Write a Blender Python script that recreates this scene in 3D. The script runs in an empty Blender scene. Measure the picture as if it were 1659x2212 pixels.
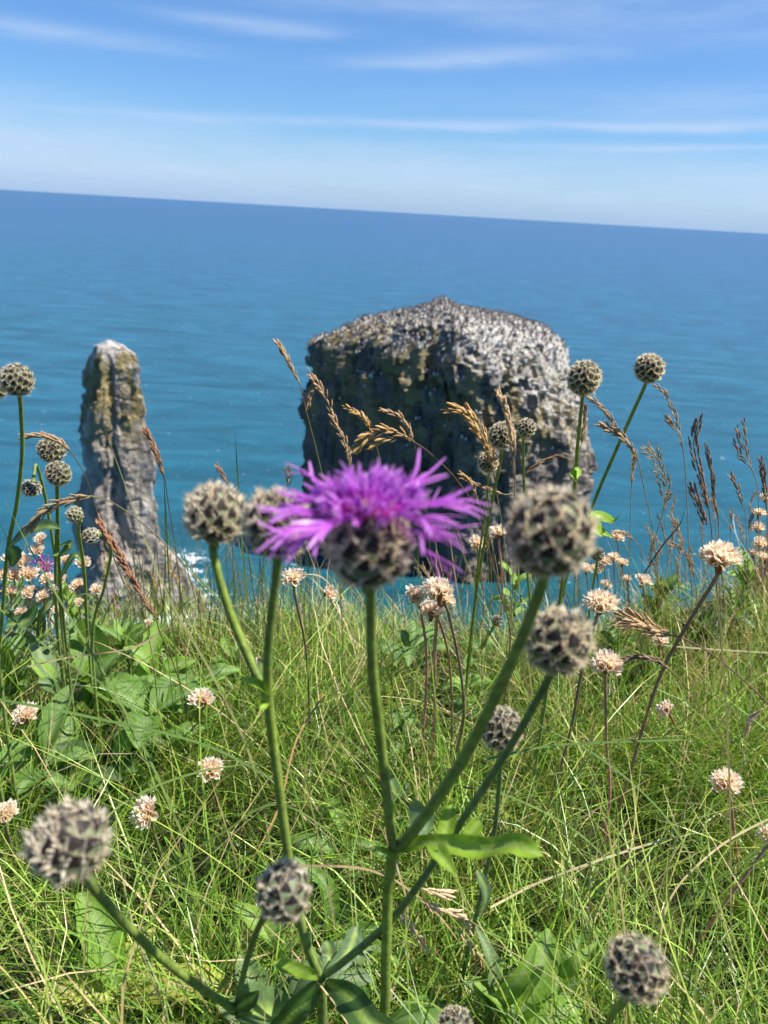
import bpy, math, random
import numpy as np
from mathutils import Vector, Matrix, noise as mnoise

random.seed(7); RNG = np.random.default_rng(11)
SC = bpy.context.scene
COL = SC.collection
rad = math.radians

# ------------------------------------------------------------------ camera
PITCH, ROLL, F = rad(21.2), rad(3.3), 1672.0      # F: focal length in photo units (photo 1659 x 2212)
CAMP = Vector((0, 0, 0.5))
FWD = Vector((0, math.cos(PITCH), -math.sin(PITCH)))
R0 = Vector((1, 0, 0)); U0 = Vector((0, math.sin(PITCH), math.cos(PITCH)))
RT = R0 * math.cos(ROLL) + U0 * math.sin(ROLL)
UP = -R0 * math.sin(ROLL) + U0 * math.cos(ROLL)
cam = bpy.data.cameras.new('camera'); camo = bpy.data.objects.new('camera', cam); COL.objects.link(camo)
m = Matrix.Identity(4)
for i in range(3):
    m[i][0] = RT[i]; m[i][1] = UP[i]; m[i][2] = -FWD[i]; m[i][3] = CAMP[i]
camo.matrix_world = m
cam.sensor_fit = 'VERTICAL'; cam.sensor_height = 24; cam.lens = 24 * F / 2212
cam.clip_start = 0.01; cam.clip_end = 200000
cam.dof.use_dof = True; cam.dof.focus_distance = 0.56; cam.dof.aperture_fstop = cam.lens / 2.0
SC.camera = camo

# ------------------------------------------------------------------ light
SUN_EL, SUN_AZ = rad(57), rad(97)                  # azimuth clockwise from +Y (view direction)
sd = Vector((math.cos(SUN_EL) * math.sin(SUN_AZ), math.cos(SUN_EL) * math.cos(SUN_AZ), math.sin(SUN_EL)))
sl = bpy.data.lights.new('sun', 'SUN'); sl.energy = 4.8; sl.angle = rad(0.53); sl.color = (1.0, 0.95, 0.87)
so = bpy.data.objects.new('sun', sl); COL.objects.link(so)
so.rotation_euler = sd.to_track_quat('Z', 'Y').to_euler(); so.location = (3, 0, 6)
W = bpy.data.worlds.new('World'); SC.world = W; W.use_nodes = True
SC.view_settings.view_transform = 'Standard'; SC.view_settings.look = 'None'
SC.view_settings.exposure = 0.95; SC.view_settings.gamma = 1.0
SC.view_settings.use_curve_mapping = False
SC.cycles.max_bounces = 8; SC.cycles.transparent_max_bounces = 8
SC.cycles.sample_clamp_indirect = 4; SC.cycles.sample_clamp_direct = 12

def pdir(px, py):
    return FWD + RT * ((px - 829.5) / F) - UP * ((py - 1106.0) / F)

class NT:
    """small helper to build node trees"""
    def __init__(s, tree): s.t = tree; s.n = tree.nodes; s.l = tree.links
    def new(s, typ, **kw):
        n = s.n.new(typ)
        for k, v in kw.items(): setattr(n, k, v)
        return n
    def put(s, sock, v):
        if hasattr(v, 'is_output'): s.l.new(v, sock)
        else: sock.default_value = v
    def math(s, op, a, b=None, c=None, clamp=False):
        n = s.new('ShaderNodeMath', operation=op); n.use_clamp = clamp
        s.put(n.inputs[0], a)
        if b is not None: s.put(n.inputs[1], b)
        if c is not None: s.put(n.inputs[2], c)
        return n.outputs[0]
    def noise(s, vec, scale, detail=4, rough=0.55, dist=0.0):
        n = s.new('ShaderNodeTexNoise'); s.put(n.inputs['Vector'], vec)
        n.inputs['Scale'].default_value = scale; n.inputs['Detail'].default_value = detail
        n.inputs['Roughness'].default_value = rough; n.inputs['Distortion'].default_value = dist
        return n.outputs['Fac']
    def ramp(s, fac, stops):
        n = s.new('ShaderNodeValToRGB'); s.put(n.inputs[0], fac)
        e = n.color_ramp.elements
        while len(e) < len(stops): e.new(0.5)
        for i, (p, c) in enumerate(stops):
            e[i].position = p; e[i].color = (c, c, c, 1) if isinstance(c, (int, float)) else (*c, 1)
        return n.outputs[0]
    def mix(s, fac, a, b, blend='MIX'):
        n = s.new('ShaderNodeMix', data_type='RGBA', blend_type=blend)
        s.put(n.inputs[0], fac)
        s.put(n.inputs[6], a if hasattr(a, 'is_output') else (*a, 1)); s.put(n.inputs[7], b if hasattr(b, 'is_output') else (*b, 1))
        return n.outputs[2]
    def vscale(s, vec, v):
        n = s.new('ShaderNodeVectorMath', operation='MULTIPLY'); s.put(n.inputs[0], vec); n.inputs[1].default_value = v
        return n.outputs[0]

def build_sky():
    t = NT(W.node_tree); t.n.clear()
    out = t.new('ShaderNodeOutputWorld'); bg = t.new('ShaderNodeBackground')
    sky = t.new('ShaderNodeTexSky', sky_type='NISHITA')
    sky.sun_disc = False; sky.sun_elevation = SUN_EL; sky.sun_rotation = SUN_AZ
    sky.altitude = 50; sky.air_density = 1.0; sky.dust_density = 0.3; sky.ozone_density = 3.0
    tc = t.new('ShaderNodeTexCoord'); sep = t.new('ShaderNodeSeparateXYZ'); t.l.new(tc.outputs['Generated'], sep.inputs[0])
    x, y, z = sep.outputs
    az = t.math('ARCTAN2', x, y); el = t.math('ARCSINE', z)
    comb = t.new('ShaderNodeCombineXYZ'); t.l.new(az, comb.inputs[0]); t.l.new(t.math('MULTIPLY', el, 6.0), comb.inputs[1])
    cloudn = t.noise(comb.outputs[0], 5.0, 6, 0.6, 0.4)
    soft = t.ramp(cloudn, [(0.35, 0.0), (0.75, 1.0)])
    acc = None
    # cirrus streaks: centre pixel, half length, half height (radians), strength
    for (px, py, wa, we, st, tilt) in [(110, 68, .17, .009, .40, -.02), (570, 55, .12, .008, .38, -.02), (1090, 122, .12, .011, .46, .05),
                                (830, 136, .08, .007, .24, .05), (1180, 272, .48, .006, .50, .030), (1560, 318, .22, .0035, .42, .030),
                                (950, 8, .22, .02, .30, .0), (1620, 30, .2, .03, .28, 0), (2300, 200, .5, .02, .4, .02),
                                (-500, 150, .35, .02, .4, -.02), (-900, 320, .4, .03, .4, -.02)]:
        d = pdir(px, py).normalized(); a0 = math.atan2(d.x, d.y); e0 = math.asin(d.z)
        da = t.math('DIVIDE', t.math('SUBTRACT', az, a0), wa)
        de = t.math('SUBTRACT', t.math('SUBTRACT', el, e0), t.math('MULTIPLY', t.math('SUBTRACT', az, a0), tilt))
        de = t.math('ADD', de, t.math('MULTIPLY', t.math('SUBTRACT', cloudn, .5), .018))
        de = t.math('DIVIDE', de, we)
        q = t.math('ADD', t.math('MULTIPLY', da, da), t.math('MULTIPLY', de, de))
        wgt = t.math('MULTIPLY', t.math('POWER', 2.718, t.math('MULTIPLY', q, -1.2)), st)
        wgt = t.math('MULTIPLY', wgt, t.math('ADD', t.math('MULTIPLY', soft, 1.3), .55))
        acc = wgt if acc is None else t.math('ADD', acc, wgt)
    # low pale bank near the horizon, all the way round
    edge = t.math('ADD', .076, t.math('MULTIPLY', t.math('SUBTRACT', t.noise(comb.outputs[0], 2.2, 3), .5), .05))
    band = t.math('MULTIPLY_ADD', t.math('SUBTRACT', edge, el), 26.0, .35, clamp=True)
    band = t.math('MULTIPLY', band, t.math('ADD', .30, t.math('MULTIPLY', soft, .30)))
    puff = t.noise(comb.outputs[0], 16, 5, .6)
    lowp = t.math('MULTIPLY', t.ramp(puff, [(.56, 0), (.68, 1)]), t.ramp(el, [(.015, 0), (.028, 1), (.045, 0)]))
    acc = t.math('ADD', acc, t.math('MULTIPLY', band, 1.5))
    acc = t.math('ADD', acc, t.math('MULTIPLY', lowp, .30))
    acc = t.math('ADD', acc, t.math('MULTIPLY', soft, .02))
    skyc = t.mix(1.0, sky.outputs[0], (0.62, 0.92, 1.30), 'MULTIPLY')
    col = t.mix(t.math('MINIMUM', acc, .85), skyc, (4.9, 6.3, 8.5))
    # lilac haze line just over the sea
    col = t.mix(t.ramp(el, [(.0, .75), (.03, 0)]), col, (3.25, 4.75, 7.1))
    t.l.new(col, bg.inputs[0]); bg.inputs[1].default_value = 0.059
    t.l.new(bg.outputs[0], out.inputs[0])
build_sky()

# ------------------------------------------------------------------ helpers
def mk(name, verts, faces, mats, parent=None, cols=None, smooth=True, midx=None, loc=None):
    me = bpy.data.meshes.new(name)
    verts = np.asarray(verts, dtype=np.float32)
    if isinstance(faces, np.ndarray):
        nf, k = faces.shape
        me.vertices.add(len(verts)); me.vertices.foreach_set('co', verts.ravel())
        me.loops.add(nf * k); me.loops.foreach_set('vertex_index', faces.astype(np.int32).ravel())
        me.polygons.add(nf); me.polygons.foreach_set('loop_start', (np.arange(nf) * k).astype(np.int32))
        me.polygons.foreach_set('loop_total', np.full(nf, k, dtype=np.int32)); me.update(calc_edges=True)
    else:
        me.from_pydata(verts.tolist(), [], faces); me.update()
    if cols is not None:
        a = me.color_attributes.new('col', 'FLOAT_COLOR', 'POINT')
        c = np.ones((len(verts), 4), dtype=np.float32); c[:, :3] = cols
        a.data.foreach_set('color', c.ravel())
    for mt in (mats if isinstance(mats, (list, tuple)) else [mats]): me.materials.append(mt)
    if smooth: me.polygons.foreach_set('use_smooth', np.ones(len(me.polygons), dtype=bool))
    if midx is not None: me.polygons.foreach_set('material_index', np.asarray(midx, dtype=np.int32))
    o = bpy.data.objects.new(name, me); COL.objects.link(o)
    if parent is not None: put(o, parent)
    return o

def put(o, parent):
    """parent while keeping the mesh where its world coordinates say"""
    o.parent = parent; o.matrix_parent_inverse = world(parent).inverted()
def world(o):
    return o.get('_w') and None or WM.get(o.name, Matrix.Identity(4))
WM = {}
def empty(name, loc, label, cat, group=None):
    o = bpy.data.objects.new(name, None); COL.objects.link(o); o.location = loc
    o.empty_display_size = .02
    WM[o.name] = Matrix.Translation(Vector(loc))
    o['label'] = label; o['category'] = cat
    if group: o['group'] = group
    return o
def inst(name, mesh, parent, M):
    """a copy that shares mesh data, placed by a world matrix under parent"""
    o = bpy.data.objects.new(name, mesh); COL.objects.link(o); o.parent = parent
    o.matrix_parent_inverse = world(parent).inverted(); o.matrix_basis = M
    return o
def tag(o, label=None, cat=None, group=None, kind=None):
    if label: o['label'] = label
    if cat: o['category'] = cat
    if group: o['group'] = group
    if kind: o['kind'] = kind
    return o

def frame(pos, zdir, roll=0.0, s=1.0):
    z = Vector(zdir).normalized()
    q = z.to_track_quat('Z', 'Y')
    return Matrix.Translation(Vector(pos)) @ q.to_matrix().to_4x4() @ Matrix.Rotation(roll, 4, 'Z') @ Matrix.Diagonal((s, s, s, 1))
def axes(pos, x, z, s=1.0):
    """x along, z as near as possible to given normal"""
    x = Vector(x).normalized(); z = Vector(z); y = z.cross(x)
    if y.length < 1e-4: y = Vector((0, 1, 0)).cross(x)
    y.normalize(); z = x.cross(y)
    M = Matrix.Identity(4)
    for i in range(3): M[i][0] = x[i] * s; M[i][1] = y[i] * s; M[i][2] = z[i] * s; M[i][3] = pos[i]
    return M

def smooth_path(pts, n):
    """Catmull-Rom through the points, n samples a span"""
    P = [np.array(p, float) for p in pts]
    if len(P) == 2: return np.array([P[0] + (P[1] - P[0]) * i / n for i in range(n + 1)])
    P = [2 * P[0] - P[1]] + P + [2 * P[-1] - P[-2]]
    out = []
    for i in range(1, len(P) - 2):
        a, b, c, d = P[i - 1:i + 3]
        for k in range(n):
            t = k / n
            out.append(.5 * ((2 * b) + (-a + c) * t + (2 * a - 5 * b + 4 * c - d) * t * t + (-a + 3 * b - 3 * c + d) * t ** 3))
    out.append(P[-2]); return np.array(out)

def tube_data(path, radii, k=7, ridge=0.0):
    path = np.asarray(path, float); n = len(path)
    T = np.gradient(path, axis=0); T /= np.linalg.norm(T, axis=1)[:, None] + 1e-12
    ref = np.array([0.13, 0.97, 0.2]); V = []
    for i in range(n):
        u = np.cross(T[i], ref); u /= np.linalg.norm(u) + 1e-9; w = np.cross(T[i], u)
        for j in range(k):
            a = 2 * math.pi * j / k
            r = radii[i] * (1 + (ridge if j % 2 else 0))
            V.append(path[i] + u * math.cos(a) * r + w * math.sin(a) * r)
    Fc = [[i * k + j, i * k + (j + 1) % k, (i + 1) * k + (j + 1) % k, (i + 1) * k + j] for i in range(n - 1) for j in range(k)]
    return np.array(V), np.array(Fc)

def ground_z(x, y):
    n = mnoise.noise(Vector((x * 2.1, y * 2.1, 3.3))) * .035 + mnoise.noise(Vector((x * 7, y * 7, 1.3))) * .012
    z = .008 - .13 * y + n + .06 * max(0, x - .3) + .26 * min(.5, max(0, x - .26)) * min(1, max(0, (y - .55) / .4))
    e = edge_y(x)
    if y > e:
        d = y - e
        z -= 2.4 * d * min(1, d / .25) + (2.5 * max(0, d - .25))
    return z
def edge_y(x):
    return 1.02 + .08 * mnoise.noise(Vector((x * 1.3, 0, 9.1))) + (.35 * max(0, x - .25)) + .02 * x - .22 * min(.5, max(0, -x - .12))
def ray_ground(px, py, lift=0.0):
    d = pdir(px, py); t = .2
    while t < 6:
        p = CAMP + d * t
        if p.z < ground_z(p.x, p.y) + lift: return p
        t += .004
    return CAMP + d * 1.2
def PD(px, py, d):      # point seen at (px, py), d metres along the view axis
    return CAMP + pdir(px, py) * d
def PY(px, py, Y):
    dd = pdir(px, py); return CAMP + dd * (Y / dd.y)

# ------------------------------------------------------------------ materials
def principled(name, rough=.5, spec=.5):
    mt = bpy.data.materials.new(name); mt.use_nodes = True
    t = NT(mt.node_tree); b = t.n['Principled BSDF']
    b.inputs['Roughness'].default_value = rough
    b.inputs['Specular IOR Level'].default_value = spec
    return mt, t, b
def plant_mat(name, rough=.5, spec=.5, trans=.3, color=None, var=.25, scale=60, tint=(1.25, 1.2, .6), bump=0.0):
    mt, t, b = principled(name, rough, spec)
    tc = t.new('ShaderNodeTexCoord'); nz = t.noise(tc.outputs['Object'], scale, 3)
    if color is None:
        at = t.new('ShaderNodeAttribute', attribute_name='col'); base = at.outputs['Color']
    else:
        rgb = t.new('ShaderNodeRGB'); rgb.outputs[0].default_value = (*color, 1); base = rgb.outputs[0]
    f = t.ramp(nz, [(.3, 1 - var), (.7, 1 + var)])
    c = t.mix(1.0, base, f, 'MULTIPLY')
    t.l.new(c, b.inputs['Base Color'])
    if bump:
        bn = t.new('ShaderNodeBump'); bn.inputs['Strength'].default_value = bump; bn.inputs['Distance'].default_value = .0006
        t.l.new(t.noise(tc.outputs['Object'], scale * 5, 2), bn.inputs['Height']); t.l.new(bn.outputs[0], b.inputs['Normal'])
    if trans:
        tr = t.new('ShaderNodeBsdfTranslucent'); t.l.new(t.mix(1.0, c, tint, 'MULTIPLY'), tr.inputs[0])
        mx = t.new('ShaderNodeMixShader'); mx.inputs[0].default_value = trans
        out = t.n['Material Output']; t.l.new(b.outputs[0], mx.inputs[1]); t.l.new(tr.outputs[0], mx.inputs[2]); t.l.new(mx.outputs[0], out.inputs[0])
    return mt
M_GRASS = plant_mat('grass_blade', .38, .5, .27, None, .25, 40)
M_LEAF = plant_mat('leaf_green', .46, .45, .35, None, .34, 90, (1.3, 1.25, .45), .5)
M_STEM = plant_mat('stem_green', .55, .4, .12, None, .32, 240, (1.1, 1.1, .6), .6)
M_BRACT = plant_mat('bract_green', .55, .4, .1, (.19, .235, .125), .3, 300)
M_DARK = plant_mat('bract_dark_tip', .6, .3, 0, (.024, .018, .017), .3, 300)
M_CILIA = plant_mat('bract_fringe', .6, .3, .40, (.86, .79, .64), .2, 200, (1.1, 1, .8))
M_FLORET = plant_mat('purple_floret', .38, .5, .42, None, .2, 150, (1.25, .9, 1.25))
M_PAPER = plant_mat('papery_calyx', .55, .4, .5, None, .10, 200, (1.1, 1.0, .85))
M_STRAW = plant_mat('dry_spikelet', .55, .4, .35, None, .25, 300, (1.2, 1.0, .7))

def soil_mat():
    mt, t, b = principled('turf_soil', .9, .2)
    tc = t.new('ShaderNodeTexCoord')
    n = t.noise(tc.outputs['Object'], 14, 6, .7)
    c = t.ramp(n, [(.3, (.012, .014, .006)), (.55, (.03, .034, .012)), (.75, (.075, .06, .026))])
    t.l.new(c, b.inputs[0])
    bn = t.new('ShaderNodeBump'); bn.inputs['Strength'].default_value = .8; bn.inputs['Distance'].default_value = .01
    t.l.new(t.noise(tc.outputs['Object'], 80, 5), bn.inputs['Height']); t.l.new(bn.outputs[0], b.inputs['Normal'])
    return mt

SEA_Z = -45.0
BIG_C = None
def sea_mat(foams):
    mt, t, b = principled('sea_water', .3, .35)
    b.inputs['IOR'].default_value = 1.33
    geo = t.new('ShaderNodeNewGeometry'); pos = geo.outputs['Position']
    v1 = t.vscale(pos, (1.0, .55, 1.0))
    big = t.noise(t.vscale(pos, (.006, .0022, 1)), 1.0, 5, .6)
    ripple = t.noise(t.vscale(pos, (.045, .13, 1)), 1.0, 7, .64, .8)
    sep = t.new('ShaderNodeSeparateXYZ'); t.l.new(pos, sep.inputs[0])
    # water turns from green-blue over the shallows to deep blue further out
    far = t.math('DIVIDE', t.math('SUBTRACT', t.math('LOGARITHM', t.math('MAXIMUM', sep.outputs[1], 40.0), 10.0), 1.9), 1.7, clamp=True)
    far2 = t.math('ADD', far, t.math('MULTIPLY', t.math('SUBTRACT', big, .5), .55), clamp=True)
    c = t.ramp(far2, [(0, (.009, .078, .108)), (.3, (.016, .092, .146)), (.65, (.023, .088, .17)), (1, (.023, .078, .168))])
    c = t.mix(1.0, c, t.ramp(ripple, [(.34, .70), (.66, 1.32)]), 'MULTIPLY')
    mask = None
    fn = t.noise(pos, .8, 8, .75, .5)
    for (fx, fy, fr) in foams:
        dx = t.math('SUBTRACT', sep.outputs[0], fx); dy = t.math('SUBTRACT', sep.outputs[1], fy)
        dist = t.math('SQRT', t.math('ADD', t.math('MULTIPLY', dx, dx), t.math('MULTIPLY', dy, dy)))
        k = t.math('SUBTRACT', 1.0, t.math('DIVIDE', dist, fr), clamp=True)
        mask = k if mask is None else t.math('MAXIMUM', mask, k)
    fm = t.ramp(t.math('ADD', t.math('MULTIPLY', mask, .8), t.math('MULTIPLY', t.math('SUBTRACT', fn, .5), 3.6)), [(.50, 0), (.80, 1)])
    caps = t.math('MULTIPLY', t.ramp(t.noise(t.vscale(pos, (.05, .22, 1)), 1.0, 8, .75, 1.0), [(.70, 0), (.74, 1)]), .35)
    fm = t.math('MAXIMUM', fm, caps)
    c = t.mix(fm, c, (.78, .84, .86))
    t.l.new(c, b.inputs[0]); t.l.new(t.math('ADD', .27, t.math('MULTIPLY', fm, .6)), b.inputs['Roughness'])
    bn = t.new('ShaderNodeBump'); bn.inputs['Strength'].default_value = .55; bn.inputs['Distance'].default_value = 1.6
    h = t.math('ADD', ripple, t.math('MULTIPLY', t.noise(t.vscale(pos, (.9, 1.6, 1)), 1.0, 5, .6), .30))
    t.l.new(h, bn.inputs['Height']); t.l.new(bn.outputs[0], b.inputs['Normal'])
    return mt

def rock_mat(name, guano_lo, guano_hi, lichen, dark=1.0, gx=None):
    """grey limestone, droppings on the ledges near the top, ochre lichen, dark fissures and green tufts by geometry height"""
    mt, t, b = principled(name, .9, .25)
    geo = t.new('ShaderNodeNewGeometry'); pos = geo.outputs['Position']; nrm = geo.outputs['Normal']
    sp = t.new('ShaderNodeSeparateXYZ'); t.l.new(pos, sp.inputs[0]); sn = t.new('ShaderNodeSeparateXYZ'); t.l.new(nrm, sn.inputs[0])
    n1 = t.noise(pos, .35, 8, .65, .4); n2 = t.noise(t.vscale(pos, (.9, .9, .12)), 1.0, 6, .6, .3)
    n3 = t.noise(pos, 1.7, 6, .7)
    base = t.ramp(n1, [(.3, (.10 * dark, .088 * dark, .08 * dark)), (.5, (.20 * dark, .175 * dark, .155 * dark)), (.7, (.33 * dark, .295 * dark, .26 * dark))])
    base = t.mix(t.ramp(n2, [(.36, .85), (.46, 0)]), base, (.06, .055, .055))
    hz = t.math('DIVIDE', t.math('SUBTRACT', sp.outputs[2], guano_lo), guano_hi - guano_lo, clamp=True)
    lich = t.math('MULTIPLY', t.ramp(t.noise(t.vscale(pos, (.6, .6, .18)), 1.0, 5), [(.42, 0), (.53, 1)]), lichen)
    lich = t.math('MULTIPLY', lich, t.ramp(hz, [(0, .15), (.3, 1), (1, 1)]))
    base = t.mix(lich, base, (.36, .28, .12))
    gr = t.math('MULTIPLY', t.ramp(t.noise(pos, .5, 5), [(.56, 0), (.64, 1)]), .65)
    base = t.mix(t.math('MULTIPLY', gr, t.ramp(hz, [(0, 0), (.4, .9)])), base, (.05, .062, .022))
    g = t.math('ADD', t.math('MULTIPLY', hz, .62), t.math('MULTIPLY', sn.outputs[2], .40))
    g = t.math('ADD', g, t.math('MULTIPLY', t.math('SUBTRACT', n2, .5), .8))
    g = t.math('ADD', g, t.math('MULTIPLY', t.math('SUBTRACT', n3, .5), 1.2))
    if gx: g = t.math('ADD', g, t.math('MULTIPLY_ADD', sp.outputs[0], gx[1], -gx[0] * gx[1]))   # droppings weighted to the sunlit right; the colour also keeps the shaded front dark
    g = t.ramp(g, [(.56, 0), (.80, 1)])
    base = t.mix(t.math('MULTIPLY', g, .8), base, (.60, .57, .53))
    # dark tide zone
    base = t.mix(t.ramp(t.math('ADD', sp.outputs[2], t.math('MULTIPLY', n1, 6)), [(0, 0), (1, 0)]), base, base)
    t.l.new(base, b.inputs[0])
    bn = t.new('ShaderNodeBump'); bn.inputs['Strength'].default_value = 1; bn.inputs['Distance'].default_value = .6
    t.l.new(t.math('ADD', n3, n2), bn.inputs['Height']); t.l.new(bn.outputs[0], b.inputs['Normal'])
    return mt

# ------------------------------------------------------------------ setting: sea, terrain, stacks
def rock_stack(name, label, levels, Y0, depth, mat, yaw=0.0, amp=1.0, seed=0, nlev=150, nang=180, section=None, top_dome=None, keep_front=False, back=.35, smooth=3, block=1.0):
    """levels: (pixel y, left pixel x, right pixel x) read off the photo at distance Y0; the rock gets its own depth behind that outline"""
    rows = []
    for (py, l, r) in levels:
        a, b = PY(l - 4, py, Y0), PY(r + 4, py, Y0)
        rows.append(((a.z + b.z) / 2, (a.x + b.x) / 2, (b.x - a.x) / 2))
    rows.sort(key=lambda q: -q[0])
    zs = np.array([q[0] for q in rows]); cx = np.array([q[1] for q in rows]); hw = np.array([q[2] for q in rows])
    ztop, zbot = zs[0], SEA_Z - 2.5
    Z = np.linspace(ztop, zbot, nlev)
    CX = np.interp(-Z, -zs, cx); HW = np.interp(-Z, -zs, hw)
    wmid = float(np.max(hw))
    # plan outline: corners (x of half width, y of depth), walked at an even pace and rounded
    S = np.array(section + [section[0]], float); seg = np.hypot(*(S[1:] - S[:-1]).T); cum = np.concatenate([[0], np.cumsum(seg)])
    tt = np.linspace(0, cum[-1], nang, endpoint=False)
    sx = np.interp(tt, cum, S[:, 0]); sy = np.interp(tt, cum, S[:, 1])
    for _ in range(smooth): sx = .25 * np.roll(sx, 1) + .5 * sx + .25 * np.roll(sx, -1); sy = .25 * np.roll(sy, 1) + .5 * sy + .25 * np.roll(sy, -1)
    sx = sx / max(abs(sx.min()), abs(sx.max()))
    V = []
    for i, z in enumerate(Z):
        dp = depth * (HW[i] / wmid) ** .6
        for j in range(nang):
            x = sx[j] * HW[i]
            y = sy[j] * (depth * min(1.0, .58 + .42 * math.sin(min(1, i / 34) * math.pi / 2)) if (keep_front and sy[j] < 0) else dp)
            # fissures run up and down, ledges across
            s = Vector((x * .22 + seed, y * .22, z * .05))
            n = mnoise.fractal(s, 1.0, 2.0, 4) * 1.1
            n += mnoise.fractal(Vector((x * .6 + seed, y * .6, z * .13)), 1.0, 2.0, 4) * .55
            n += mnoise.fractal(Vector((x * 1.1, y * 1.1 + seed, z * .9)), 1.0, 2.0, 4) * .38
            n += .35 * (abs(mnoise.noise(Vector((x * .4, y * .4 + seed, z * .06)))) - .3)
            # jointed blocks and ledges: steps rather than bulges
            n += block * (.55 * (mnoise.cell(Vector((x * .30 + seed, y * .30, z * .16 + n * .3))) - .5) + .38 * (mnoise.cell(Vector((x * .75, y * .75 + seed, z * .55 + n * .4))) - .5))
            n += .9 * mnoise.noise(Vector((x * .10 + seed, y * .10, z * .07)))
            k = amp * n * min(1, .30 + i / 45)
            L = math.hypot(x, y) + 1e-6
            V.append((CX[i] + x + x / L * k, Y0 + depth * back + y + y / L * k, z + (math.tan(ROLL) * x * max(0, 1 - i / (nlev * .7))) + amp * .25 * mnoise.noise(Vector((x, y, z)))))
    V = np.array(V)
    # close the top with concentric rings so that it can be uneven
    Fc = [[i * nang + j, i * nang + (j + 1) % nang, (i + 1) * nang + (j + 1) % nang, (i + 1) * nang + j] for i in range(nlev - 1) for j in range(nang)]
    Fc = [f[::-1] for f in Fc]
    top = V[:nang]; c = top.mean(axis=0); NR = 14; base = len(V); extra = []
    for r in range(1, NR):
        f = 1 - r / NR
        for j in range(nang):
            p = c + (top[j] - c) * f
            h = (top_dome or 0) * (1 - f * f) + amp * .5 * mnoise.fractal(Vector((p[0] * .5, p[1] * .5, seed)), 1, 2, 4) * min(1, r / 3)
            extra.append((p[0], p[1], top[j][2] * f + c[2] * (1 - f) + h))
    extra.append((c[0], c[1], c[2] + (top_dome or 0)))
    V = np.vstack([V, np.array(extra)])
    def idx(r, j): return j % nang if r == 0 else base + (r - 1) * nang + j % nang
    for r in range(NR - 1):
        for j in range(nang): Fc.append([idx(r, j), idx(r, j + 1), idx(r + 1, j + 1), idx(r + 1, j)])
    cidx = len(V) - 1
    tri = [[idx(NR - 1, j), idx(NR - 1, j + 1), cidx] for j in range(nang)]
    o = mk(name, V, [list(map(int, f)) for f in Fc] + tri, mat, smooth=False)
    tag(o, label, 'sea stack')
    return o, V

YT, YB = 80.0, 104.0
thin_levels = [(742, 218, 232), (752, 196, 252), (772, 176, 280), (800, 165, 297), (850, 160, 298), (900, 154, 302), (960, 152, 310),
               (990, 156, 325), (1010, 160, 325), (1030, 168, 322), (1045, 160, 318), (1070, 150, 318), (1120, 148, 326), (1180, 152, 345), (1220, 155, 372),
               (1260, 150, 405), (1300, 120, 440), (1350, 90, 465), (1450, 80, 480)]
big_levels = [(662, 935, 975), (676, 870, 1030), (694, 785, 1120), (712, 745, 1180), (730, 700, 1205), (752, 668, 1228), (800, 668, 1240), (860, 664, 1262),
              (920, 658, 1275), (990, 654, 1280), (1040, 652, 1278), (1090, 650, 1262), (1150, 648, 1250), (1230, 640, 1250), (1400, 630, 1250)]
m_thin = rock_mat('stack_limestone_pale', -26, -12.4, .95, 2.2)
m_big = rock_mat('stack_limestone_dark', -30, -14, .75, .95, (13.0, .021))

def thin_facet(a, f):
    return 1.0
o_thin, Vt = rock_stack('sea_stack', 'slim ochre and grey sea stack with a white tip, left of the big stack',
                        thin_levels, YT, 4.0, m_thin, amp=.62, seed=3.1, nlev=210, nang=150, block=1.5,
                        section=[(-1, .5), (-.9, .1), (-.25, -1), (.2, -.9), (1, -.1), (.9, .7), (0, 1)])
# turn its corner to the left so the left flank lies in shade
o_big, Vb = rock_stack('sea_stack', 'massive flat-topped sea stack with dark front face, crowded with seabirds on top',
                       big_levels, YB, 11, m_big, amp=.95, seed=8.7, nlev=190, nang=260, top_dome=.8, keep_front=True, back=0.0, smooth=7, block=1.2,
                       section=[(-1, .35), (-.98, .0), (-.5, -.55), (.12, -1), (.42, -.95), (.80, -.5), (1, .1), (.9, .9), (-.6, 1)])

fbase = PY(395, 1268, YT)
foams = []
for (px, py, r) in [(395, 1245, 4.5), (390, 1300, 6), (370, 1340, 6), (410, 1205, 3), (140, 1330, 4)]:
    d = pdir(px, py); tt = (SEA_Z - CAMP.z) / d.z; p = CAMP + d * tt; foams.append((p.x, p.y, r * 1.3))
for (px, py, r) in [(1265, 1110, 2.0), (640, 1150, 2.0)]:
    d = pdir(px, py); tt = (SEA_Z - CAMP.z) / d.z; p = CAMP + d * tt; foams.append((p.x, p.y, r))
tag(mk('sea', [(-90000, -200, SEA_Z), (90000, -200, SEA_Z), (90000, 120000, SEA_Z), (-90000, 120000, SEA_Z)], [[0, 1, 2, 3]], sea_mat(foams), smooth=False),
    'calm blue sea reaching the horizon', kind='structure')

def terrain():
    xs = np.concatenate([np.linspace(-60, -1.5, 30), np.linspace(-1.4, 2.0, 120), np.linspace(2.2, 60, 30)])
    ys = np.concatenate([np.linspace(-20, -.2, 14), np.linspace(-.1, 2.2, 110), np.linspace(2.4, 24, 30)])
    V = []
    for y in ys:
        for x in xs:
            z = ground_z(float(x), float(y)); V.append((x, y, max(z, SEA_Z - 3)))
    nx = len(xs)
    Fc = np.array([[i * nx + j, i * nx + j + 1, (i + 1) * nx + j + 1, (i + 1) * nx + j] for i in range(len(ys) - 1) for j in range(nx - 1)])
    tag(mk('clifftop_ground', V, Fc, soil_mat()), 'turf covered cliff top falling away to the sea', kind='structure')
terrain()

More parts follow.
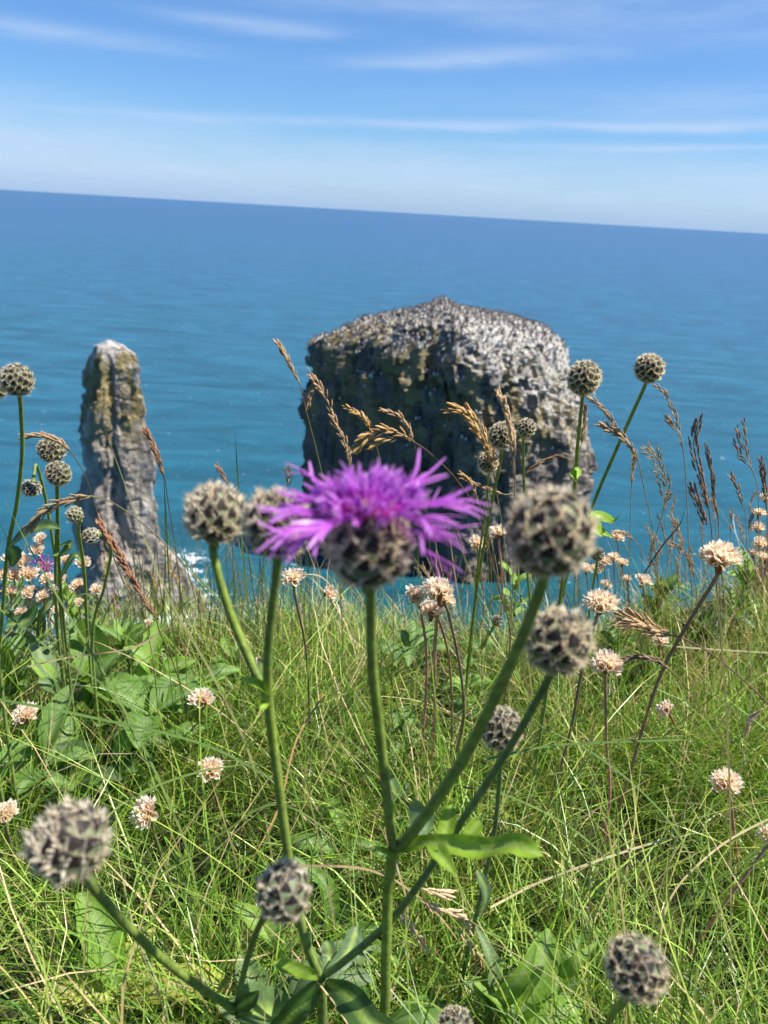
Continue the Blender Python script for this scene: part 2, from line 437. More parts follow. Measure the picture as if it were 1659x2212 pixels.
# seabirds: one alone on the peak, a packed colony on the flat top
def bird_data(s=1.0, upright=.9):
    """standing auk or cormorant: body, neck and head in one skin, beak"""
    prof = [(0, .0, .02), (.03, .0, .07), (.12, .02, .10), (.24, .03, .095), (.33, .05, .055), (.38, .07, .04), (.43, .09, .045), (.47, .11, .02)]
    V = []; k = 8
    for (z, y, r) in prof:
        for j in range(k):
            a = 2 * math.pi * j / k; V.append((r * math.cos(a) * s, (y + r * 1.1 * math.sin(a)) * s, z * s))
    Fc = [[i * k + j, i * k + (j + 1) % k, (i + 1) * k + (j + 1) % k, (i + 1) * k + j] for i in range(len(prof) - 1) for j in range(k)]
    b = len(V); V += [(.012 * s, .14 * s, .445 * s), (-.012 * s, .14 * s, .445 * s), (0, .14 * s, .42 * s), (0, .21 * s, .435 * s)]
    tri = [[b, b + 3, b + 2], [b + 1, b + 2, b + 3], [b, b + 1, b + 3]]
    tb = len(V); V += [(.05 * s, -.08 * s, .08 * s), (-.05 * s, -.08 * s, .08 * s), (0, -.16 * s, -.01 * s)]
    tri += [[tb, tb + 1, tb + 2]]
    return np.array(V), Fc, tri
def feather_mat(name, c):
    mt, t, b = principled(name, .6, .3); b.inputs[0].default_value = (*c, 1); return mt
m_bd = feather_mat('feather_dark', (.085, .07, .06)); m_bw = feather_mat('feather_white', (.74, .70, .64))
pk = PY(956, 655, YB + 2)
# highest point of the big stack near the peak column
def top_at(x, y, V=Vb):
    d = np.hypot(V[:, 0] - x, V[:, 1] - y); k = np.argsort(d)[:6]; return float(V[k, 2].max())
V, Fc, tri = bird_data(2.1)
bx, by = pk.x, YB + 1
zt = top_at(bx, by)
pk_o = mk('seabird', V + np.array([bx, by, zt - .05]), [list(f) for f in Fc] + tri, m_bd)
tag(pk_o, 'lone dark seabird standing upright on the peak of the big stack', 'bird')

def colony():
    V, Fc, tri = bird_data(1.35); n = len(V)
    up = []
    base = np.array(Fc); P = []; MI = []; FA = []; TR = []
    rng = np.random.default_rng(5)
    me = o_big.data
    cands = []
    for p in me.polygons:
        if p.normal.z > .42 and p.center.z > -28: cands.append((p.center.copy(), p.area, p.normal.z))
    w = np.array([c[1] * c[2] * (1.5 if c[0].z > -20 else .8) for c in cands]); w /= w.sum()
    pick = rng.choice(len(cands), 2600, p=w)
    cnt = 0; allF = []
    for i in pick:
        c = cands[i][0]; a = rng.uniform(0, 6.28); ca, sa = math.cos(a), math.sin(a); sc = rng.uniform(.8, 1.15)
        q = V * sc; q = np.stack([q[:, 0] * ca - q[:, 1] * sa, q[:, 0] * sa + q[:, 1] * ca, q[:, 2]], 1)
        q += np.array([c.x + rng.uniform(-.35, .35), c.y + rng.uniform(-.35, .35), c.z - .08]); P.append(q)
        allF += [[v + cnt for v in f] for f in Fc] + [[v + cnt for v in f] for f in tri]
        mi = []
        for fi in range(len(Fc)): mi.append(1 if (fi % 8) in (0, 1, 2, 3) and fi // 8 < 4 else 0)
        MI += mi + [0] * len(tri); cnt += n
    o = mk('seabird_colony', np.vstack(P), allF, [m_bd, m_bw], midx=MI)
    tag(o, 'packed colony of small dark and white seabirds on top of the big stack', 'birds', kind='stuff')
colony()

# ------------------------------------------------------------------ grass
def blades(n, xr, yr, Lr, wr, lean, bend, palette, pw, seed, seg=7, clump=.0, fn=None, lift=0.0):
    rng = np.random.default_rng(seed)
    x = rng.uniform(xr[0], xr[1], n * 4); y = rng.uniform(yr[0], yr[1], n * 4)
    keep = np.abs(x) < .16 + y * .66                      # only where the picture could see them, and a margin
    if fn is not None: keep &= fn(x, y, rng)
    x, y = x[keep][:n], y[keep][:n]; n = len(x)
    cl = np.array([mnoise.noise(Vector((a * 9, b * 9, seed * 1.7))) for a, b in zip(x, y)])
    z = np.array([ground_z(float(a), float(b)) for a, b in zip(x, y)]) - .004 + lift
    L = rng.uniform(Lr[0], Lr[1], n) * (1 + clump * cl * 1.6)
    L = L * (1 - .55 * np.clip((y - .62) / .4, 0, 1)); L = np.maximum(L, .02)
    # tussocks comb their blades the same way
    azc = np.array([mnoise.noise(Vector((a * 3.2, b * 3.2, 5.5 + seed))) for a, b in zip(x, y)]) * 6.0
    az = azc + rng.normal(0, 1.25, n)
    th = np.abs(rng.normal(lean, lean * .6, n)); be = rng.normal(bend, bend * .5, n)
    w = rng.uniform(wr[0], wr[1], n)
    P = np.zeros((n, seg + 1, 3)); P[:, 0] = np.stack([x, y, z], 1)
    daz = rng.normal(0, .25, n)
    for s in range(seg):
        f = (s + .5) / seg; t = th + be * f ** 1.3; a = az + daz * s
        d = np.stack([np.sin(t) * np.cos(a), np.sin(t) * np.sin(a), np.cos(t)], 1)
        P[:, s + 1] = P[:, s] + d * (L / seg)[:, None]
    tw = rng.uniform(0, math.pi, n)
    side = np.stack([-np.sin(az + tw), np.cos(az + tw), rng.uniform(-.4, .4, n)], 1); side /= np.linalg.norm(side, axis=1)[:, None]
    prof = np.array([.75, 1, 1, .95, .85, .7, .45, .04]) if seg == 7 else np.linspace(1, .05, seg + 1)
    Wd = w[:, None] * prof[None, :] * .5
    A = P - side[:, None] * Wd[..., None]; B = P + side[:, None] * Wd[..., None]
    V = np.stack([A, B], 2).reshape(n, -1, 3)
    base = (np.arange(n) * (seg + 1) * 2)[:, None, None]
    q = np.array([[2 * s, 2 * s + 1, 2 * s + 3, 2 * s + 2] for s in range(seg)])[None]
    Fc = (base + q).reshape(-1, 4)
    pal = np.array(palette); pwv = np.array(pw, float)
    dry = np.clip((y - .72) * 1.1 + (x - .15) * .45, 0, 1.1)
    ci = np.array([rng.choice(len(pal), p=pwv / pwv.sum()) for _ in range(n)])
    sw = rng.uniform(0, 1, n) < dry * .55
    ci[sw] = len(pal) - 1 - (rng.uniform(0, 1, sw.sum()) < .5)
    c = pal[ci] * rng.uniform(.75, 1.25, (n, 1))
    C = np.repeat(c[:, None], (seg + 1) * 2, 1)
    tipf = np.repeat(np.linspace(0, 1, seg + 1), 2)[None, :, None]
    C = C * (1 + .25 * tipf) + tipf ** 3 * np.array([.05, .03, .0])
    return V.reshape(-1, 3), Fc, C.reshape(-1, 3)

PAL = [(.11, .225, .026), (.16, .29, .032), (.24, .37, .055), (.07, .15, .032), (.33, .38, .085), (.42, .34, .15), (.50, .40, .22)]
def grass():
    parts = []
    hollow = [(300, 1620, .07), (230, 1950, .045), (400, 2040, .035), (480, 1800, .045), (1000, 1900, .03), (1100, 2020, .03), (560, 1960, .03)]
    hc = [(ray_ground(a, b), r) for a, b, r in hollow]
    lc = [(ray_ground(a, b), r) for a, b, r in [(120, 1480, .10), (330, 1450, .08), (40, 1420, .08), (220, 1540, .07), (100, 1600, .05), (650, 2150, .05), (1130, 2150, .05), (1580, 1300, .08), (260, 2150, .04), (720, 2000, .03)]]
    def avoid(x, y, rng):
        k = np.ones(len(x), bool)
        for p, r in hc:
            d = np.hypot(x - p.x, y - p.y); k &= ~((d < r) & (rng.uniform(0, 1, len(x)) < .75))
        e = np.array([edge_y(float(a)) for a in x]); k &= y < e + .22
        for p, r in lc:
            d = np.hypot(x - p.x, y - p.y); k &= ~((d < r) & (rng.uniform(0, 1, len(x)) < .88))
        nn = np.array([mnoise.noise(Vector((a * 6.5, b * 6.5, 21.0))) for a, b in zip(x, y)])
        k &= rng.uniform(0, 1, len(x)) < np.clip(.80 + nn * 2.1, .10, 1)
        return k
    parts.append(blades(31000, (-1.1, 1.6), (.10, 1.5), (.05, .14), (.0008, .0018), .60, .8, PAL, [28, 26, 18, 12, 8, 5, 3], 1, clump=.35, fn=avoid))
    parts.append(blades(20000, (-1.1, 1.6), (.10, 1.6), (.11, .24), (.0008, .0016), .42, .72, PAL, [22, 26, 22, 7, 11, 8, 7], 2, clump=.3, fn=avoid))
    parts.append(blades(2200, (-1.2, 1.7), (.20, 1.6), (.18, .36), (.0008, .0014), .30, .75, PAL, [18, 18, 16, 8, 16, 12, 12], 3, clump=.2, fn=avoid))
    parts.append(blades(3800, (-1.3, 1.9), (.8, 1.75), (.10, .24), (.0010, .0017), .35, .6, PAL, [10, 10, 14, 5, 14, 22, 25], 4, clump=.2, fn=avoid))
    V = []; Fc = []; C = []; off = 0
    for v, f, c in parts:
        V.append(v); Fc.append(f + off); C.append(c); off += len(v)
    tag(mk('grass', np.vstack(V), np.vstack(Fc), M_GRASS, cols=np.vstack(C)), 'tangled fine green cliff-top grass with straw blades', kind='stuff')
grass()

def ribbon(path, width, side_hint=(1, 0, 0)):
    path = np.asarray(path); n = len(path); T = np.gradient(path, axis=0); T /= np.linalg.norm(T, axis=1)[:, None] + 1e-9
    view = np.array([.3, -.75, .6]); S = np.cross(T, view); S /= np.linalg.norm(S, axis=1)[:, None] + 1e-9
    f = np.linspace(0, 1, n); w = width * .5 * np.minimum(1, (1.02 - f) * 3.0)
    V = np.stack([path - S * w[:, None], path + S * w[:, None]], 1).reshape(-1, 3)
    Fc = np.array([[2 * i, 2 * i + 1, 2 * i + 3, 2 * i + 2] for i in range(n - 1)])
    return V, Fc
# long single blades that stand out in the photo: pixel paths root -> tip, distance at root and tip
LONG = [
    ([(620, 2080), (560, 1700), (470, 1480), (355, 1270), (222, 915)], .62, .50, .0016, (.30, .30, .12)),
    ([(400, 1560), (372, 1350), (360, 1150), (352, 1000)], .75, .62, .0015, (.13, .20, .05)),
    ([(560, 1500), (530, 1250), (515, 1050), (508, 935)], .70, .60, .0014, (.12, .19, .06)),
    ([(680, 1560), (560, 1380), (420, 1240), (330, 1090)], .70, .58, .0013, (.14, .20, .06)),
    ([(-60, 1500), (200, 1550), (470, 1620), (700, 1760)], .46, .50, .0016, (.11, .2, .04)),
    ([(330, 1900), (480, 1800), (620, 1740), (830, 1900)], .5, .5, .0014, (.16, .24, .05)),
    ([(170, 1850), (260, 1740), (420, 1670), (620, 1640)], .48, .54, .0014, (.14, .22, .05)),
    ([(1560, 1990), (1450, 1780), (1300, 1640), (1150, 1560)], .52, .5, .0013, (.15, .23, .06)),
    ([(1050, 1640), (1200, 1610), (1420, 1600), (1500, 1598)], .50, .52, .0015, (.12, .2, .04)),
    ([(1420, 2170), (1440, 1960), (1540, 1840), (1659, 1770), (1720, 1750)], .50, .55, .0015, (.52, .44, .24)),
    ([(1060, 1960), (1180, 1900), (1380, 1830), (1500, 1800)], .50, .55, .0015, (.55, .48, .28)),
    ([(590, 1870), (800, 1880), (930, 1960), (1010, 2060)], .47, .47, .0014, (.42, .30, .16)),
    ([(-20, 1300), (130, 1420), (240, 1500), (340, 1700)], .55, .6, .0013, (.14, .21, .05)),
    ([(60, 1440), (150, 1420), (300, 1395), (380, 1330)], .6, .62, .0013, (.40, .32, .16)),
    ([(440, 2212), (420, 1900), (350, 1700), (250, 1500), (90, 1230), (10, 1080)], .5, .48, .0015, (.17, .24, .06)),
    ([(700, 1500), (640, 1600), (600, 1750), (520, 1900)], .55, .5, .0013, (.42, .24, .10)),
    ([(1580, 2100), (1576, 1700), (1560, 1400), (1545, 1255)], .52, .46, .0016, (.20, .18, .08)),
    ([(1240, 2200), (1420, 2000), (1659, 1820), (1700, 1790)], .5, .5, .0013, (.15, .23, .05)),
    ([(1150, 1500), (1125, 1300), (1118, 1200), (1105, 1100)], .6, .55, .0013, (.22, .22, .08)),
    ([(1000, 1700), (1100, 1720), (1250, 1800), (1380, 1930)], .52, .52, .0014, (.15, .22, .05)),
    ([(250, 1420), (420, 1330), (560, 1300), (640, 1290)], .8, .75, .0014, (.42, .36, .18)),
    ([(830, 2212), (880, 2000), (860, 1880), (820, 1780)], .48, .46, .0013, (.45, .36, .2)),
    ([(1659, 1410), (1500, 1400), (1400, 1390)], .8, .8, .0016, (.4, .36, .2)),
    ([(760, 1330), (700, 1250), (640, 1240)], .8, .75, .0014, (.4, .34, .2)),
    ([(30, 1700), (110, 1620), (170, 1450), (200, 1290), (110, 1310)], .6, .6, .0012, (.2, .26, .08)),
    ([(1390, 1240), (1430, 1180), (1470, 1130), (1480, 1085)], .62, .58, .0013, (.05, .10, .06)),
    ([(1180, 1420), (1225, 1200), (1230, 1130)], .8, .75, .0012, (.12, .18, .08)),
]
def long_blades():
    V = []; Fc = []; C = []; off = 0
    for pts, d0, d1, w, c in LONG:
        P = [PD(x, y, d0 + (d1 - d0) * i / (len(pts) - 1)) for i, (x, y) in enumerate(pts)]
        v, f = ribbon(smooth_path(P, 7), w)
        V.append(v); Fc.append(f + off); C.append(np.repeat(np.array([c]), len(v), 0)); off += len(v)
    # a scatter of further tall thin blades against the sea
    rng = random.Random(4)
    for i in range(300):
        px = rng.choice([rng.uniform(250, 720), rng.uniform(880, 1659), rng.uniform(0, 1659)])
        g = ray_ground(px + rng.uniform(-60, 60), rng.uniform(1380, 1480))
        top = rng.uniform(1090, 1300); lx = px + rng.uniform(-110, 90)
        T = PY(lx, top, g.y * rng.uniform(.8, .97)); mid = (g + T) / 2 + Vector((rng.uniform(-.01, .01), 0, .015))
        v, f = ribbon(smooth_path([g, mid, T], 6), rng.uniform(.0009, .0015))
        c = rng.choice([(.50, .40, .2), (.13, .2, .05), (.2, .25, .08), (.42, .34, .17), (.36, .30, .15), (.1, .17, .06)])
        V.append(v); Fc.append(f + off); C.append(np.repeat(np.array([c]), len(v), 0)); off += len(v)
    tag(mk('tall_grass', np.vstack(V), np.vstack(Fc), M_GRASS, cols=np.vstack(C)), 'long single grass blades arching over the turf and against the sea', kind='stuff')
long_blades()

# ------------------------------------------------------------------ knapweed
def bract_mesh(var, ncil=30):
    rng = random.Random(100 + var)
    rowsv = [(-.50, .24), (-.2, .34), (.06, .365), (.20, .32), (.34, .21), (.50, .07), (.56, .012)]
    V = []; F_ = []; M_ = []
    def nz(u, v):
        return -(u * u) * .42 - (v * v) * .36 + max(0, v) ** 1.4 * .20
    for (v, w) in rowsv:
        for k, f in enumerate((-1.0, -.91, 0, .91, 1.0)):
            u = w * f; V.append((u, v, nz(u, v) + (.03 if abs(f) < .9 else 0)))
    for i in range(len(rowsv) - 1):
        for k in range(4):
            F_.append([i * 5 + k, i * 5 + k + 1, (i + 1) * 5 + k + 1, (i + 1) * 5 + k])
            if k in (0, 3) and i >= 1: M_.append(2)
            else: M_.append(0 if i < 2 else 1)
    # ciliate fringe
    for sgn in (-1, 1):
        for c in range(ncil):
            f = c / (ncil - 1); v = -.12 + f * .68
            w = float(np.interp(v, [q[0] for q in rowsv], [q[1] for q in rowsv]))
            u = w * sgn * .96
            ang = math.radians(25 + 62 * f + rng.uniform(-13, 13)); ln = rng.uniform(.13, .31)
            du, dv = math.cos(ang) * sgn * ln, math.sin(ang) * ln
            b = len(V); h = .013; z0 = nz(u, v)
            V += [(u, v - h, z0 + .01), (u, v + h, z0 + .01), (u + du * .55, v + dv * .55, z0 + rng.uniform(.01, .06)), (u + du, v + dv, z0 + rng.uniform(-.04, .19) + (.12 if rng.random() < .12 else 0))]
            F_ += [[b, b + 1, b + 2], [b, b + 2, b + 3]]; M_ += [2, 2]
    me = bpy.data.meshes.new('bract'); me.from_pydata(V, [], F_); me.update()
    for mt in (M_BRACT, M_DARK, M_CILIA): me.materials.append(mt)
    me.polygons.foreach_set('material_index', M_); me.polygons.foreach_set('use_smooth', [True] * len(F_))
    return me
BR = [bract_mesh(i) for i in range(5)]
def join_data(meshes_mats, name, mats, parent, cols=False):
    """join transformed copies of small meshes into one object"""
    V = []; Fc = []; MI = []; C = []; off = 0
    for me, M in meshes_mats:
        co = np.array([v.co for v in me.vertices]) ; A = np.array(M)
        V.append(co @ A[:3, :3].T + A[:3, 3]); Fc += [[i + off for i in p.vertices] for p in me.polygons]
        MI += [p.material_index for p in me.polygons]
        if cols: C.append(np.array([c.color[:3] for c in me.color_attributes['col'].data]))
        off += len(co)
    return mk(name, np.vstack(V), Fc, mats, parent, midx=MI, cols=np.vstack(C) if cols else None)

def uv_ball(rx, rz, M, n=14, k=18, squash=.0):
    V = []
    for i in range(n + 1):
        t = math.pi * i / n
        for j in range(k):
            a = 2 * math.pi * j / k; V.append((rx * math.sin(t) * math.cos(a), rx * math.sin(t) * math.sin(a), rz * math.cos(t)))
    A = np.array(M); V = np.array(V) @ A[:3, :3].T + A[:3, 3]
    Fc = np.array([[i * k + j, (i + 1) * k + j, (i + 1) * k + (j + 1) % k, i * k + (j + 1) % k] for i in range(n) for j in range(k)])
    return V, Fc

def knap_head(parent, c, axis, r, N=52, tall=1.04, split=True, scale=.90, seed=0, floret=None, dry=False, tmin=.16):
    """involucre of overlapping fringed bracts round an ovoid core; head part > bract sub-parts"""
    rng = random.Random(seed)
    M = frame(c, axis, rng.uniform(0, 6.28))
    tall *= rng.uniform(.95, 1.08); scale *= rng.uniform(.95, 1.08); warp = [rng.uniform(-.045, .045) for _ in range(3)]
    r *= .965
    v, f = uv_ball(r * .91, r * tall * .92, M)
    core = mk('flower_head', v, f, M_DARK if not dry else M_CILIA, parent)
    lst = []
    for i in range(N):
        u = (i + .5) / N
        ct = math.cos(tmin) - u * (math.cos(tmin) + .955)      # from crown down to the base
        th = math.acos(max(-1, min(1, ct))); ph = i * 2.399963 + rng.uniform(-.05, .05)
        narrow = 1.0 if th < 1.5 else 1.0 - .10 * (th - 1.5)
        p = Vector((math.sin(th) * math.cos(ph) * narrow, math.sin(th) * math.sin(ph) * narrow, math.cos(th) * tall)) * r
        nr = Vector((math.sin(th) * math.cos(ph), math.sin(th) * math.sin(ph), math.cos(th) / tall)).normalized()
        up = Vector((-math.cos(th) * math.cos(ph), -math.cos(th) * math.sin(ph), math.sin(th)))
        up = (up - nr * up.dot(nr)).normalized(); x = up.cross(nr)
        p *= 1 + warp[0] * math.cos(ph) + warp[1] * math.sin(ph) + warp[2] * math.cos(2 * ph)
        s = r * scale * (.62 + .38 * min(1, th / 1.1)) * rng.uniform(.86, 1.12)
        B = Matrix.Identity(4)
        up2 = (up + nr * .08 * rng.uniform(.4, 1.6)).normalized(); n2 = x.cross(up2)
        for k in range(3): B[k][0] = x[k] * s; B[k][1] = up2[k] * s * 1.02; B[k][2] = n2[k] * s; B[k][3] = p[k] * .97
        lst.append((BR[i % 5], M @ B))
    if split:
        for me, MM in lst: inst('bract', me, core, MM)
    else:
        tag(join_data(lst, 'bracts', [M_BRACT, M_DARK, M_CILIA], core), kind='stuff')
    return core, M

def stem_from(parent, pts, r0, r1, cols, name='stem', n=6, ridge=.20):
    """pts: list of world points root-last; colours from first to last"""
    path = smooth_path(pts, n); k = len(path)
    rr = np.linspace(r0, r1, k)
    V, Fc = tube_data(path, rr, 8, ridge)
    cs = np.array(cols); f = np.linspace(0, len(cs) - 1, k); i0 = np.minimum(f.astype(int), len(cs) - 2) if len(cs) > 1 else np.zeros(k, int)
    cc = cs[i0] + (cs[np.minimum(i0 + 1, len(cs) - 1)] - cs[i0]) * (f - i0)[:, None]
    C = np.repeat(cc, 8, 0) * RNG.uniform(.88, 1.12, (k * 8, 1))
    return mk(name, V, Fc, M_STEM, parent, cols=C), path

G1, G2, G3 = (.20, .28, .075), (.24, .33, .05), (.14, .215, .045)

def leaf_data(path, width, normal=(0, 0, 1), fold=.25, prof='lance', wave=.0, seed=0, col=(.09, .17, .04), rib=(.17, .25, .10), nseg=14):
    """blade swept along a path, five vertices across, folded at the midrib"""
    rng = random.Random(seed)
    P = smooth_path(path, max(3, nseg // max(1, len(path) - 1))); n = len(P)
    T = np.gradient(P, axis=0); T /= np.linalg.norm(T, axis=1)[:, None] + 1e-9
    N = np.array(normal, float); V = []; C = []
    for i in range(n):
        f = i / (n - 1)
        if prof == 'lance': w = (math.sin(math.pi * min(1, f * .93 + .07)) ** .8) * (1 - .25 * f)
        elif prof == 'oblong': w = min(1, .35 + f * 2.2) * (1 - max(0, (f - .72) / .28) ** 2.2) ** .5 if f < 1 else 0
        elif prof == 'ovate': w = .14 + .86 * math.sin(math.pi * max(0, (f - .12) / .88)) ** .75 if f > .12 else .12
        else: w = 1 - f
        w = max(w, .03) * width * .5
        S = np.cross(N, T[i]); S /= np.linalg.norm(S) + 1e-9; U = np.cross(T[i], S)
        wv = wave * math.sin(f * 17 + seed) * width
        for k in (-1, -.5, 0, .5, 1):
            jag = 1 + (.05 * math.sin(i * 2.7 + k + seed)) * (abs(k) > .9)
            V.append(P[i] + S * w * k * jag + U * (abs(k) * w * fold * 1.2 + wv * abs(k) * (1 if k > 0 else -1)))
            c = np.array(rib if k == 0 else col) * rng.uniform(.9, 1.1)
            C.append(c)
    Fc = np.array([[i * 5 + k, i * 5 + k + 1, (i + 1) * 5 + k + 1, (i + 1) * 5 + k] for i in range(n - 1) for k in range(4)])
    return np.array(V), Fc, np.array(C)
def leaf(parent, paths, name='leaf', **kw):
    """one leaf; further paths are its side lobes"""
    V = []; Fc = []; C = []; off = 0
    for q in paths:
        k2 = dict(kw); pts, w = q[0], q[1]
        if len(q) > 2: k2.update(q[2])
        v, f, c = leaf_data(pts, w, **k2); V.append(v); Fc.append(f + off); C.append(c); off += len(v)
    return mk(name, np.vstack(V), np.vstack(Fc), M_LEAF, parent, cols=np.vstack(C))

def PX(lst):
    return [PY(a, b, c) for a, b, c in lst]
def under(p, Y, dx=0.0):
    """a root on the ground"""
    return Vector((p.x + dx, Y, ground_z(p.x + dx, Y) - .01))

# --- florets
def floret_mesh(var, long=True):
    rng = random.Random(500 + var); V = []; Fc = []; C = []
    def strip(pts, w0, w1, c0, c1):
        P = smooth_path(pts, 4); n = len(P); T = np.gradient(P, axis=0); T /= np.linalg.norm(T, axis=1)[:, None] + 1e-9
        b = len(V)
        for i in range(n):
            f = i / (n - 1); S = np.cross(T[i], np.array([0.05, .1, 1.0])); S /= np.linalg.norm(S) + 1e-9
            w = (w0 + (w1 - w0) * f) * .5 * (1 if f < .8 else (1.15 - f) / .35)
            V.append(P[i] - S * w); V.append(P[i] + S * w + np.array([0, 0, w * .5]))
            c = np.array(c0) * (1 - f) + np.array(c1) * f; C.append(c); C.append(c * .9)
        for i in range(n - 1): Fc.append([b + 2 * i, b + 2 * i + 1, b + 2 * i + 3, b + 2 * i + 2])
    pink, pur, pale = (.58, .05, .40), (.46, .07, .55), (.62, .26, .72)
    if long:
        sp = rng.uniform(.40, .52); dz = rng.uniform(-.05, .12)
        P0 = [(0, 0, 0), (sp * .5, 0, dz * .7), (sp, 0, dz)]
        strip(P0, .035, .06, pink, pur)
        V2 = [(a, b, c + .02) for a, b, c in P0]; 
        for k in range(5):
            a = (k - 2) * rng.uniform(.17, .24) + rng.uniform(-.05, .05); L = rng.uniform(.38, .6) ; cz = rng.uniform(-.08, .20)
            strip([(sp - .02, 0, dz), (sp + L * .5 * math.cos(a), L * .5 * math.sin(a), dz + .03 + rng.uniform(-.03, .03)),
                   (sp + L * math.cos(a * 1.2), L * math.sin(a * 1.2), dz + cz)], .042, .036, pur, pale)
    else:
        strip([(0, 0, 0), (.35, 0, .02), (.65, rng.uniform(-.03, .03), 0)], .05, .075, pink, pur)
        strip([(.6, 0, .01), (.8, .02, .02), (1.0, rng.uniform(-.04, .04), .03)], .04, .035, pur, (.62, .35, .62))
        for k in range(5):
            a = (k - 2) * .3; L = rng.uniform(.2, .32)
            strip([(.62, 0, 0), (.62 + L * .6 * math.cos(a), L * .6 * math.sin(a), .02), (.62 + L * math.cos(a), L * math.sin(a) * 1.2, rng.uniform(-.1, .1))], .04, .03, pur, pale)
    me = bpy.data.meshes.new('floret'); me.from_pydata([tuple(v) for v in V], [], Fc); me.update()
    a = me.color_attributes.new('col', 'FLOAT_COLOR', 'POINT')
    for i, c in enumerate(C): a.data[i].color = (*c, 1)
    me.materials.append(M_FLORET); me.polygons.foreach_set('use_smooth', [True] * len(Fc))
    return me
FL = [floret_mesh(i) for i in range(7)]; FS = [floret_mesh(20 + i, False) for i in range(5)]

def bloom(head, M, r, tall, outer=32, inner=120, ro=.0228, ri=.0122, seed=3):
    roll = math.atan2(M[1][0], M[0][0])
    rng = random.Random(seed)
    top = Vector((0, 0, r * tall * .86))
    for i in range(outer):
        a = 2 * math.pi * i / outer + rng.uniform(-.1, .1)
        # the outer ring stands level at the back and droops at the sides
        side = abs(math.cos(a + roll))                        # 1 at the flanks, 0 toward front and back
        e = math.radians((rng.uniform(-42, -20) if i % 5 == 1 else rng.uniform(-18, 10)) if side > .55 else (rng.uniform(6, 24) if side > .3 else rng.uniform(20, 40)))
        fl = 1.06 if side > .55 else .40
        d = Vector((math.cos(a) * math.cos(e), math.sin(a) * math.cos(e), math.sin(e)))
        p = top + Vector((math.cos(a), math.sin(a), 0)) * r * .42 + Vector((0, 0, r * .06))
        X = axes(p, d, Vector((0, 0, 1)), ro * fl * rng.uniform(.85, 1.12))
        inst('floret', FL[i % 7], head, M @ X @ Matrix.Rotation(rng.uniform(-.5, .5), 4, 'X'))
    for i in range(inner):
        u = (i + .5) / inner; a = i * 2.4; rr = math.sqrt(u)
        e = math.radians(88 - 74 * rr + rng.uniform(-8, 8))
        d = Vector((math.cos(a) * math.cos(e), math.sin(a) * math.cos(e), math.sin(e)))
        p = top + Vector((math.cos(a), math.sin(a), 0)) * r * .45 * rr + Vector((0, 0, r * .05))
        X = axes(p, d, Vector((0, 0, 1)), ri * rng.uniform(.85, 1.2))
        inst('floret', FS[i % 5], head, M @ X @ Matrix.Rotation(rng.uniform(-3, 3), 4, 'X'))

def axis_of(path, blend=.35):
    a = Vector(path[0]) - Vector(path[min(3, len(path) - 1)]); a.normalize()
    return (a + Vector((0, 0, 1)) * blend).normalized()

GK = 'greater knapweed plants among the cliff-top grass'
def head_on(plant, px, py, rpx, d, pts, Yroot, r_stem, split=True, N=50, root=True, seed=0, tall=1.04, cols=(G1, G2, G1), name='stem', blend=.35, scale=.90, axis=None, dry=False):
    """head at a pixel, its stem along pixel points (the depth runs from the head to Yroot); returns the path"""
    c = PD(px, py, d); r = rpx * d / F
    Y0 = c.y; n = len(pts); P = []
    for i, q in enumerate(pts):
        Yq = q[2] if len(q) > 2 else Y0 + (Yroot - Y0) * (i + 1) / n
        P.append(PY(q[0], q[1], Yq))
    first = Vector(P[0]); ax = (c - first).normalized()
    ax = (ax + Vector((0, 0, 1)) * blend).normalized() if axis is None else Vector(axis).normalized()
    start = c - ax * r * tall * .93
    P = [start] + P
    if root: P.append(under(P[-1], Yroot))
    st, path = stem_from(plant, P, r_stem * .9, r_stem * 1.15, cols, name)
    # swollen neck under the head
    nv, nf = tube_data([start + ax * r * .22, start, start - ax * r * .28], [r * .42, r * .24, r_stem * .95], 10)
    mk('receptacle', nv, nf, M_STEM, plant, cols=np.repeat(np.array([G3]), len(nv), 0))
    core, M = knap_head(plant, c, ax, r, N, tall, split, scale, seed, dry=dry)
    return c, r, ax, core, M, path

# plant with the open flower and the big bud
fork = PY(850, 1832, .235)
pl = empty('knapweed', (fork.x, .24, 0), 'tall knapweed with the big open purple flower and a fuzzy bud on its right branch', 'knapweed', GK)
WM[pl.name] = Matrix.Translation(Vector((fork.x, .24, 0)))
c, r, ax, core, M, _ = head_on(pl, 797, 1182, 86, .205, [(801, 1290), (804, 1440), (822, 1600), (840, 1760), (850, 1832)], .235, .0016, root=False, seed=1, tall=1.05, name='flower_stem', axis=(-.02, .02, 1), blend=0)
core['label'] = 'open flower head with spreading purple florets'
bloom(core, M, r, 1.05)
head_on(pl, 1190, 1158, 88, .20, [(1165, 1280), (1100, 1440), (1000, 1640), (905, 1780), (858, 1832)], .235, .0017, root=False, seed=2, tall=1.06, N=50, name='branch', blend=.2)
stem_from(pl, [fork, PY(838, 1930, .24), PY(833, 2090, .245), PY(828, 2212, .25), under(PY(828, 2212, .25), .27)], .0021, .0024, (G2, G2, G3))
LC, LR = (.25, .40, .035), (.33, .46, .10)
leaf(pl, [(PX([(856, 1835, .235), (930, 1822, .225), (1040, 1836, .215), (1110, 1826, .21), (1176, 1852, .205)]), .0072, dict(prof='oblong', wave=.22)),
          (PX([(950, 1830, .225), (962, 1790, .23), (975, 1738, .235)]), .0062, dict(prof='oblong')),
          (PX([(1000, 1832, .222), (1015, 1800, .225), (1038, 1772, .228)]), .0055, dict(prof='oblong')),
          (PX([(930, 1828, .225), (950, 1850, .215), (988, 1895, .205)]), .0075, dict(prof='lance'))], normal=(.1, -.5, .8), col=LC, rib=LR, fold=.55)
